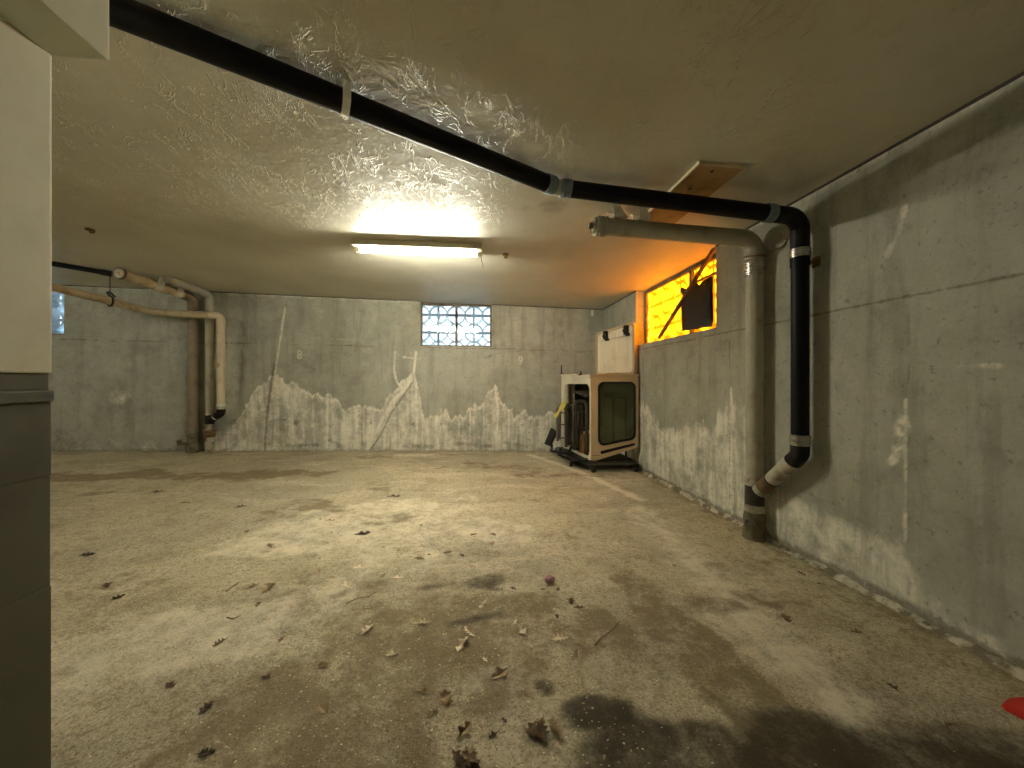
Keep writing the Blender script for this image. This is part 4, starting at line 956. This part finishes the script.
# wheeled dolly under it
fz = floor_z(1.6)
root = thing('wheeled_dolly', 'black low wheeled dolly under the tan hard top', 'dolly', (1.65, 4.9, fz))
pts = [at(590, 462, 4.42), Vector((1.985, 4.36, 0.12)), Vector((1.985, 5.45, 0.12)), Vector((1.22, 5.40, 0.14))]
pts[0].z = 0.13; bm = bmesh.new(); sweep(bm, fillet([Vector((1.41, 4.34, 0.105)), Vector((1.985, 4.34, 0.105)), Vector((1.985, 5.42, 0.105)), Vector((1.19, 5.42, 0.105)), Vector((1.41, 4.36, 0.105))], 0.06, 5), 0.024, 10)
for y in (4.62, 4.9, 5.18): sweep(bm, [Vector((1.36 - (y - 4.36) * 0.2, y, 0.105)), Vector((1.985, y, 0.105))], 0.02, 8)
obj('frame', bm, 'tube', root, True)
for (x, y) in ((1.425, 4.32), (1.965, 4.34), (1.24, 5.32), (1.955, 5.38)):
    bm = bmesh.new(); sweep(bm, [Vector((x - 0.016, y, floor_z(x) + 0.042)), Vector((x + 0.016, y, floor_z(x) + 0.042))], 0.042, 18); wh = obj('caster', bm, 'rubber', root, True)
    bm = bmesh.new(); sweep(bm, [Vector((x - 0.018, y, floor_z(x) + 0.042)), Vector((x + 0.018, y, floor_z(x) + 0.042))], 0.018, 12); obj('wheel_hub', bm, 'steel', wh)
    bm = bmesh.new(); box(bm, (x - 0.026, y - 0.02, floor_z(x) + 0.03), (x - 0.020, y + 0.02, 0.10)); box(bm, (x + 0.020, y - 0.02, floor_z(x) + 0.03), (x + 0.026, y + 0.02, 0.10)); box(bm, (x - 0.03, y - 0.025, 0.092), (x + 0.03, y + 0.025, 0.10)); obj('fork', bm, 'dark_metal', wh)
bm = bmesh.new(); box(bm, (1.22, 4.42, 0.128), (1.95, 5.36, 0.140)); obj('deck', bm, 'rubber', root)
for k, (a, b, c) in enumerate((((560, 449), (575, 459), (590, 461)), ((551, 442), (556, 451), (570, 454)))):
    d = 4.75 + 0.3 * k; q = [at(a[0], a[1], d + 0.25), at(a[0] + 1, b[1] - 3, d + 0.2), at(b[0] - 5, b[1], d), at(c[0] - 2, c[1] - 1, d - 0.15), at(c[0] + 2, c[1] - 8, d - 0.1)]
    bm = bmesh.new(); sweep(bm, fillet(q, 0.06, 5), 0.018, 10); obj('handle_loop', bm, 'rubber', root, True)
bm = bmesh.new(); a = at(571, 462, 4.75); a.z = floor_z(a.x); sweep(bm, [a, a + Vector((0, 0, 0.055))], [0.022, 0.016], 10); obj('foot', bm, 'rubber', root)

# nested tubular chair frames inside the opening
gc = 'folded chair frames in the hard top'
def chair_frame(px, dc, wpx, topy, boty, label, m):
    a = at(px, topy, dc); b = at(px + wpx, topy, dc + 0.0); za = max(at(px, boty, dc).z, 0.145); dx = b - a; dx.z = 0; W = dx.length; dx.normalize(); bk_ = Vector((-dx.y, dx.x, 0))
    rt_ = thing('chair_frame', label, 'chair frame', (a.x, a.y, za), gc); t = a.z; tl = 0.05
    def P(u, z, d): q = Vector((a.x, a.y, 0)) + dx * u + bk_ * d; q.z = z; return q
    bm = bmesh.new(); sweep(bm, fillet([P(0, za, 0), P(0, t, 0.03), P(W, t, 0.03), P(W, za, 0)], 0.07, 6), 0.020, 10); obj('front_hoop', bm, m, rt_, True)
    bm = bmesh.new(); sweep(bm, fillet([P(0.05, za, 0.14), P(0.05, t - 0.05, 0.10), P(W - 0.045, t - 0.05, 0.10), P(W - 0.045, za, 0.14)], 0.06, 6), 0.016, 10); obj('rear_hoop', bm, m, rt_, True)
    for z in (0.45, 0.78):
        bm = bmesh.new(); sweep(bm, [P(0, za + (t - za) * z, 0.02), P(W, za + (t - za) * z, 0.02)], 0.009, 8); obj('stretcher', bm, m, rt_)
    bm = bmesh.new(); sweep(bm, [P(0.0, za + 0.02, 0.0), P(0.05, za + 0.02, 0.14), P(W - 0.045, za + 0.02, 0.14), P(W, za + 0.02, 0.0)], 0.010, 8); obj('foot_rail', bm, m, rt_)
    return rt_
f1 = chair_frame(557.5, 5.15, 16, 405, 441, 'outermost black tube chair frame, yellow cloth over its top', 'grey_tube')
chair_frame(566, 4.98, 13, 404, 447, 'black tube chair frame just behind the outermost one', 'tube')
chair_frame(574, 4.80, 13, 401, 450, 'black tube chair frame beside the tan side panel', 'tube')
# things lying higher up inside
root = thing('folded_frame', 'black folded frame lying flat high inside the hard top', 'frame', (1.6, 4.8, 0.86))
bm = bmesh.new()
for (y, z) in ((4.55, 0.90), (4.75, 0.945), (4.98, 0.93)): sweep(bm, [Vector((1.40, y + 0.15, z + 0.03)), Vector((1.95, y, z))], 0.018, 10)
sweep(bm, [Vector((1.43, 4.55, 0.92)), Vector((1.46, 5.3, 0.96))], 0.018, 10); sweep(bm, [Vector((1.90, 4.5, 0.90)), Vector((1.90, 5.2, 0.93))], 0.018, 10); obj('rails', bm, 'tube', root, True)
bm = bmesh.new()
bm.free()
for y in (4.55, 4.98): bm = bmesh.new(); sweep(bm, [Vector((1.93, y, 0.15)), Vector((1.93, y, 0.91))], 0.015, 10); obj('post', bm, 'tube', root, True)
a = at(566, 408, 5.35); zb_ = 0.145
bm = bmesh.new(); sweep(bm, [Vector((a.x, a.y, zb_)), Vector((a.x, a.y, a.z))], 0.036, 16); sweep(bm, [Vector((a.x, a.y, a.z - 0.005)), Vector((a.x, a.y, a.z + 0.03))], 0.026, 16); o = obj('cardboard_tube', bm, 'strap', smooth=True, loc=(a.x, a.y, zb_)); tag(o, 'pale upright tube among the black chair frames', 'tube')
bm = bmesh.new(); a = at(581, 436, 4.75); bmesh.ops.create_cube(bm, size=1, matrix=Matrix.Translation((a.x + 0.10, a.y + 0.13, 0.28)) @ Matrix.Rotation(0.3, 4, 'Z') @ Matrix.Diagonal((0.16, 0.08, 0.27, 1)))
bmesh.ops.bevel(bm, geom=bm.edges[:], offset=0.02, segments=3, affect='EDGES'); o = obj('canvas_bag', bm, 'stick', loc=(a.x + 0.10, a.y + 0.13, 0.145)); tag(o, 'brown bundle behind the chair frames low in the hard top', 'bundle')

# yellow cloth over the outer hoop
a = at(557.5, 405, 5.13); b = at(565.5, 402.5, 5.13); bm = bmesh.new(); prof = []
for k in range(9):
    t_ = k / 8
    prof.append(a + (b - a) * (1 - t_) * 1.0 + Vector((-0.045 * t_ * t_ - 0.01, -0.03, 0.02 - 0.17 * t_ ** 1.7)))
rows = []
for k, q in enumerate(prof):
    rows.append([bm.verts.new(q + Vector((0.008 * math.sin(k * 1.3 + j), 0.02 - 0.035 * j, 0.012 * math.sin(j * 2.1 + k * 0.7) - 0.006 * j))) for j in range(5)])
for k in range(8):
    for j in range(4): bm.faces.new((rows[k][j], rows[k][j + 1], rows[k + 1][j + 1], rows[k + 1][j]))
bmesh.ops.solidify(bm, geom=bm.faces[:], thickness=0.012); o = obj('cloth', bm, 'yellow', smooth=True, loc=tuple(a)); tag(o, 'yellow cloth draped over the outermost chair frame', 'cloth')

# black tray leaning at the far left of the pile
root = thing('tray', 'small black flat tray leaning at the left foot of the pile', 'tray', tuple(at(549, 447, 5.35)))
q = [at(545.5, 444.5, 5.45), at(551, 446.5, 5.30), at(558, 432, 5.25), at(552.5, 428, 5.45)]
nn = (q[1] - q[0]).cross(q[3] - q[0]).normalized(); bm = bmesh.new(); A = [bm.verts.new(p) for p in q]; B = [bm.verts.new(p + nn * 0.03) for p in q]
bm.faces.new(A); bm.faces.new(B[::-1])
for k in range(4): bm.faces.new((A[(k + 1) % 4], A[k], B[k], B[(k + 1) % 4]))
bmesh.ops.recalc_face_normals(bm, faces=bm.faces); bmesh.ops.bevel(bm, geom=bm.edges[:], offset=0.008, segments=2, affect='EDGES'); obj('panel', bm, 'rubber', root)
bm = bmesh.new(); mid = [sum((p for p in q), Vector()) / 4]; sweep(bm, [p + (mid[0] - p) * 0.12 - nn * 0.004 for p in q], 0.007, 8, closed=True); obj('rim', bm, 'grey_tube', root)

# ------------------------------------------------------------------ on the floor
# red plastic mat corner at the right edge
p = on_floor(1004, 703); q = on_floor(1024, 716)
root_p = on_floor(1050, 718)
bm = bmesh.new(); loop = [on_floor(1000, 709), on_floor(1006, 703), on_floor(1018, 701), on_floor(1066, 706), on_floor(1080, 741), on_floor(1036, 728)]
loop = [Vector((v.x, v.y, floor_z(v.x))) for v in loop]; A = [bm.verts.new(v + Vector((0, 0, 0.001))) for v in loop]; B = [bm.verts.new(v + Vector((0, 0, 0.022)) + (root_p - v) * 0.05) for v in loop]; n = len(loop)
bm.faces.new(A[::-1]); bm.faces.new(B)
for k in range(n): bm.faces.new((A[k], A[(k + 1) % n], B[(k + 1) % n], B[k]))
bmesh.ops.recalc_face_normals(bm, faces=bm.faces); bmesh.ops.bevel(bm, geom=bm.edges[:], offset=0.006, segments=2, affect='EDGES')
o = obj('plastic_mat', bm, 'red', loc=tuple(root_p)); tag(o, 'corner of a flat red plastic mat on the floor by right wall', 'mat')

def oak_leaf_bm(size, curl, seed, lobes=3):
    r_ = random.Random(seed); bm = bmesh.new(); n = 26; L_ = []
    for s in (1, -1):
        for k in range(n + 1):
            t = k / n if s == 1 else 1 - k / n
            wdt = math.sin(PI * min(1, t * 1.02)) ** 0.7 * (0.22 + 0.13 * math.cos(t * 2 * PI * (lobes + 0.4) + (0.3 if s == 1 else -0.2)) * (0.6 + 0.8 * r_.random() * 0.5))
            L_.append((t - 0.5, s * max(0.012, wdt)))
    ctr = [bm.verts.new((t - 0.5, 0, 0)) for t in np.linspace(0, 1, n + 1)]
    up = [bm.verts.new((L_[k][0], L_[k][1], 0)) for k in range(n + 1)]; dnv = [bm.verts.new((L_[2 * n + 1 - k][0], L_[2 * n + 1 - k][1], 0)) for k in range(n + 1)]
    for k in range(n):
        bm.faces.new((ctr[k], ctr[k + 1], up[k + 1], up[k])); bm.faces.new((ctr[k + 1], ctr[k], dnv[k], dnv[k + 1]))
    st = [bm.verts.new(v) for v in ((-0.5, 0.012, 0), (-0.5, -0.012, 0), (-0.72, -0.006, 0.03), (-0.72, 0.008, 0.03))]; bm.faces.new(st)
    a, b = r_.uniform(0, 6), r_.uniform(0.6, 1.4)
    for v in bm.verts:
        v.co.z += curl * (abs(v.co.y) ** 1.4 * 1.9 + 0.35 * v.co.x ** 2 * b + 0.05 * math.sin(v.co.x * 9 + a + v.co.y * 5))
    zmin = min(v.co.z for v in bm.verts)
    for v in bm.verts: v.co = Vector((v.co.x, v.co.y, v.co.z - zmin)) * size
    return bm
LEAF_ME = {}
def leaf(px, size, mat, rot, curl, label, group, seed=None):
    seed = int(px[0] * 7 + px[1]) % 5 if seed is None else seed; key = (seed, mat, round(curl, 1))
    if key not in LEAF_ME:
        bm = oak_leaf_bm(1.0, curl, seed, 2 + seed % 3); bmesh.ops.solidify(bm, geom=bm.faces[:], thickness=0.012)
        me = bpy.data.meshes.new('leaf'); bm.to_mesh(me); bm.free(); me.materials.append(M[mat]); LEAF_ME[key] = me
    p = on_floor(*px); o = link('oak_leaf', LEAF_ME[key]); o.location = (p.x, p.y, floor_z(p.x) + 0.001); o.rotation_euler = (0, 0.019, rot); o.scale = (size,) * 3
    return tag(o, label, 'leaf', group)
GP, GB = 'pale oak leaves on the floor', 'brown leaves on the floor'
pale = [((360, 568), .085, 'pale oak leaf with spread lobes, farthest back of the pale leaves'), ((347, 585), .085, 'pale star-shaped oak leaf left of the pale leaf pair'),
        ((385, 576), .08, 'pale oak leaf, left one of a close pair'), ((398, 578), .07, 'pale oak leaf, right one of a close pair'),
        ((475, 566), .085, 'pale oak leaf just behind the damp patch at floor centre'), ((483, 605), .08, 'pale oak leaf curled in front of the damp patch'),
        ((423, 623), .085, 'pale oak leaf left of the dark damp streak at floor centre'), ((470, 632), .10, 'largest bright pale oak leaf at the middle of the floor'),
        ((463, 645), .11, 'long pale oak leaf just in front of the largest bright leaf'), ((442, 635), .05, 'small pale curled leaf left of the largest bright leaf'),
        ((522, 632), .085, 'pale oak leaf right of the largest bright leaf'), ((514, 623), .06, 'small tan pale leaf behind the leaf right of centre'),
        ((560, 639), .09, 'flat pale oak leaf left of the long twig'), ((485, 660), .035, 'tiny pale leaf scrap below the long pale oak leaf'),
        ((367, 631), .09, 'faded pale leaf pressed flat left of the floor centre'), ((393, 655), .06, 'small faded pale leaf in front of the flat faded one')]
tan = [((581, 644), .07, 'tan leaf lying upright at the near end of the twig'), ((578, 654), .075, 'tan leaf in front of the twig, lower of two'), ((500, 675), .10, 'tan crumpled leaf behind the dark oil stain'),
       ((419, 559), .09, 'tan long leaf left of centre behind the damp patch'), ((318, 572), .085, 'tan leaf lying alone left of the farthest pale leaf'), ((492, 544), .085, 'tan thin leaf farther back than the damp patch'),
       ((432, 714), .055, 'tan small leaf near the bottom middle of the floor'), ((423, 692), .055, 'tan leaf scrap left of a tan crumpled clump'), ((446, 699), .09, 'tan crumpled leaf clump left of the dark oil stain'),
       ((465, 731), .08, 'tan upright leaf at the bottom left of the oil stain'), ((322, 666), .06, 'tan flat leaf alone in the gritty area at left'), ((323, 710), .07, 'tan faded leaf in the grit near the bottom left'),
       ((268, 589), .13, 'tan leaf pile strand with broken stems at left centre'), ((251, 587), .08, 'tan leaf just left of the broken stem strand'), ((330, 521), .10, 'tan lobed leaf far back left of centre'), ((270, 546), .10, 'tan leaf in the left back half of the floor')]
brown = [((220, 643), .085, 'dark curled leaf alone on the left part of the floor', 'leaf_dark'), ((170, 686), .07, 'dark reddish leaf toward the bottom left', 'leaf_brown'), ((207, 708), .085, 'dark grey-brown leaf at bottom left, in front of the reddish one', 'leaf_dark'),
         ((266, 678), .06, 'reddish brown leaf in the grit at lower left', 'leaf_brown'), ((281, 640), .06, 'small brown leaf right of the dark curled leaf', 'leaf_brown'), ((206, 754), .07, 'dark leaf at the very bottom left of the floor', 'leaf_dark'),
         ((258, 605), .075, 'brown leaf below the tan strand at left', 'leaf_brown'), ((448, 553), .09, 'brown oak leaf behind the damp patch, left of a dark one', 'leaf_brown'), ((462, 556), .075, 'dark leaf behind the damp patch, right of a brown one', 'leaf_dark'),
         ((474, 535), .08, 'brown leaf far back at centre, left one of two', 'leaf_brown'), ((493, 535), .09, 'dark leaf far back at centre, right one of two', 'leaf_dark'), ((363, 534), .17, 'dark long twiggy leaf far back left of centre', 'leaf_dark'),
         ((513, 589), .06, 'dark small leaf at right edge of the damp patch', 'leaf_dark'), ((558, 590), .06, 'dark leaf touching the right of the pink wrapper', 'leaf_dark'), ((543, 590), .045, 'dark leaf crumb under the left of the pink wrapper', 'leaf_dark'),
         ((571, 602), .09, 'dark leaf in front of and right of the pink wrapper', 'leaf_dark'), ((579, 608), .075, 'brown leaf just in front of the dark one by the wrapper', 'leaf_brown'), ((557, 617), .06, 'dark leaf midway between pink wrapper and flat pale leaf', 'leaf_dark'),
         ((394, 497), .20, 'largest dark leaf far back left of centre', 'leaf_dark'), ((247, 532), .09, 'brown small leaf at the left back of the floor', 'leaf_brown'), ((185, 503), .13, 'brown leaf far back at left, in front of a dark one', 'leaf_brown'),
         ((157, 492), .16, 'dark flat leaf farthest left toward the back wall', 'leaf_dark'), ((241, 507), .14, 'dark long leaf far back between left stack and light', 'leaf_dark'), ((107, 586), .10, 'brown leaf near the column on the left', 'leaf_brown'),
         ((118, 598), .09, 'brown thin leaf in front of the one near the column', 'leaf_brown'), ((87, 555), .13, 'dark smear-like leaf close beside the column', 'leaf_dark'), ((786, 619), .11, 'brown leaf on the floor in front of the right stack', 'leaf_brown'),
         ((857, 633), .085, 'reddish brown leaf nearest the right wall', 'leaf_brown'), ((893, 688), .065, 'dark leaf at the lower right of the floor', 'leaf_dark'), ((950, 726), .06, 'brown leaf left of the red plastic mat', 'leaf_brown'),
         ((801, 574), .09, 'brown leaf near the foot of the right wall, below the stack', 'leaf_brown'), ((819, 584), .045, 'dark leaf crumb near the foot of the right wall', 'leaf_dark'), ((674, 566), .05, 'dark crumb in the pale track right of centre', 'leaf_dark'),
         ((493, 736), .05, 'dark leaf crumb at bottom centre left of the clump', 'leaf_dark'), ((504, 721), .04, 'dark crumb above the leaf clump at bottom centre', 'leaf_dark')]
k = 0
for px, sz, lab in pale: leaf(px, sz * 0.85, 'leaf_pale', k * 2.1, 0.32, lab, GP, k % 5); k += 1
for px, sz, lab in tan: leaf(px, sz * 0.8, 'leaf_tan', k * 2.3, 0.35, lab, GB, k % 5); k += 1
for px, sz, lab, m in brown: leaf(px, sz * 0.64, m, (k * 1.7) if sz < .12 else 0.1 * (k % 5), 0.4 if sz < .12 else 0.25, lab, GB, k % 5); k += 1

def clump(px, r, lab):
    p = on_floor(*px); root = thing('leaf_clump', lab, 'leaf clump', (p.x, p.y, floor_z(p.x)), 'leaf clumps at the bottom of the floor')
    for i in range(7):
        m = ('leaf_brown', 'leaf_dark', 'leaf_tan')[i % 3]; bm = oak_leaf_bm(0.045 + 0.02 * rnd.random(), 0.35, i, 2 + i % 3); bmesh.ops.solidify(bm, geom=bm.faces[:], thickness=0.0008)
        for v in bm.verts: v.co.z *= 0.55
        bmesh.ops.rotate(bm, cent=(0, 0, 0), matrix=Matrix.Rotation(rnd.uniform(0, 6), 3, 'Z') @ Matrix.Rotation(rnd.uniform(-.3, .3), 3, 'X'), verts=bm.verts)
        zm = min(v.co.z for v in bm.verts); bmesh.ops.translate(bm, vec=(p.x + rnd.uniform(-r, r), p.y + rnd.uniform(-r, r) * 0.6, floor_z(p.x) - zm + 0.001 + 0.002 * i), verts=bm.verts); obj('leaf', bm, m, root)
clump((543, 731), 0.04, 'clump of dead leaves at left edge of the dark oil stain'); clump((470, 763), 0.05, 'clump of dead leaves at the bottom edge, left of the stain')

def twig(pts, r, lab):
    q = [on_floor(*p) for p in pts]; q = [Vector((v.x, v.y, floor_z(v.x) + r + 0.006 * (i % 2))) for i, v in enumerate(q)]; bm = bmesh.new()
    sweep(bm, q, [r * (1 - 0.5 * i / (len(q) - 1)) for i in range(len(q))], 7); m = q[len(q) // 2]; sweep(bm, [m, m + Vector((0.02, 0.012, 0.006))], [r * 0.7, r * 0.3], 6)
    o = obj('twig', bm, 'leaf_brown', smooth=True, loc=(q[0].x, q[0].y, floor_z(q[0].x))); return tag(o, lab, 'twig', 'twigs on the floor')
twig([(595, 646), (601, 640), (609, 633), (619, 624)], 0.0035, 'long thin twig right of the flat pale leaf'); twig([(346, 604), (357, 600), (368, 597), (377, 593)], 0.002, 'faint thin stem in front of the pale leaf pair')
twig([(226, 592), (233, 588), (239, 582)], 0.003, 'short twig left of the tan leaf strand'); twig([(227, 618), (233, 621), (241, 616)], 0.003, 'short bent twig behind the dark curled leaf')

# pink wrapper
p = on_floor(550, 583); bm = bmesh.new(); bmesh.ops.create_icosphere(bm, subdivisions=3, radius=0.03); r2 = random.Random(4)
for v in bm.verts: v.co = Vector((v.co.x * 0.95, v.co.y * 0.6, v.co.z * 0.62)) * (0.62 + 0.62 * r2.random())
zm = min(v.co.z for v in bm.verts); bmesh.ops.translate(bm, vec=(p.x, p.y, floor_z(p.x) - zm + 0.001), verts=bm.verts); o = obj('wrapper', bm, 'pink', loc=(p.x, p.y, floor_z(p.x))); tag(o, 'crumpled pink wrapper on the floor', 'wrapper')

# grit and crumbs nobody could count
bm = bmesh.new(); r3 = random.Random(11)
def crumb(px, s):
    p = on_floor(*px); z = floor_z(p.x); a = r3.uniform(0, 6); n = r3.choice((3, 4, 5)); b = []
    for k in range(n): t = a + 2 * PI * k / n; rr_ = s * r3.uniform(0.5, 1.2); b.append(bm.verts.new((p.x + rr_ * math.cos(t), p.y + rr_ * math.sin(t) * 0.7, z + 0.0005)))
    tp = bm.verts.new((p.x, p.y, z + s * r3.uniform(0.3, 0.7)))
    for k in range(n): bm.faces.new((b[k], b[(k + 1) % n], tp))
for k in range(1000):
    x = r3.gauss(430, 190); y = 475 + 290 * r3.random() ** 0.75
    if x < 60 or x > 980 or y > 767: continue
    pf = on_floor(x, y)
    if pf.x > XR - 0.08 or pf.y > YB - 0.08: continue
    crumb((x, y), r3.uniform(0.002, 0.006) if y > 560 else r3.uniform(0.005, 0.013))
o = obj('leaf_crumbs', bm, 'leaf_tan'); o['kind'] = 'stuff'; tag(o, 'brown leaf crumbs and grit scattered over the floor', 'debris')
bm = bmesh.new()
for k in range(700):
    x = r3.gauss(370, 120); y = r3.uniform(590, 767)
    if x < 70: continue
    crumb((x, y), r3.uniform(0.002, 0.006))
o = obj('concrete_grit', bm, 'leaf_pale'); o['kind'] = 'stuff'; tag(o, 'pale concrete grit spread over the left foreground floor', 'debris')
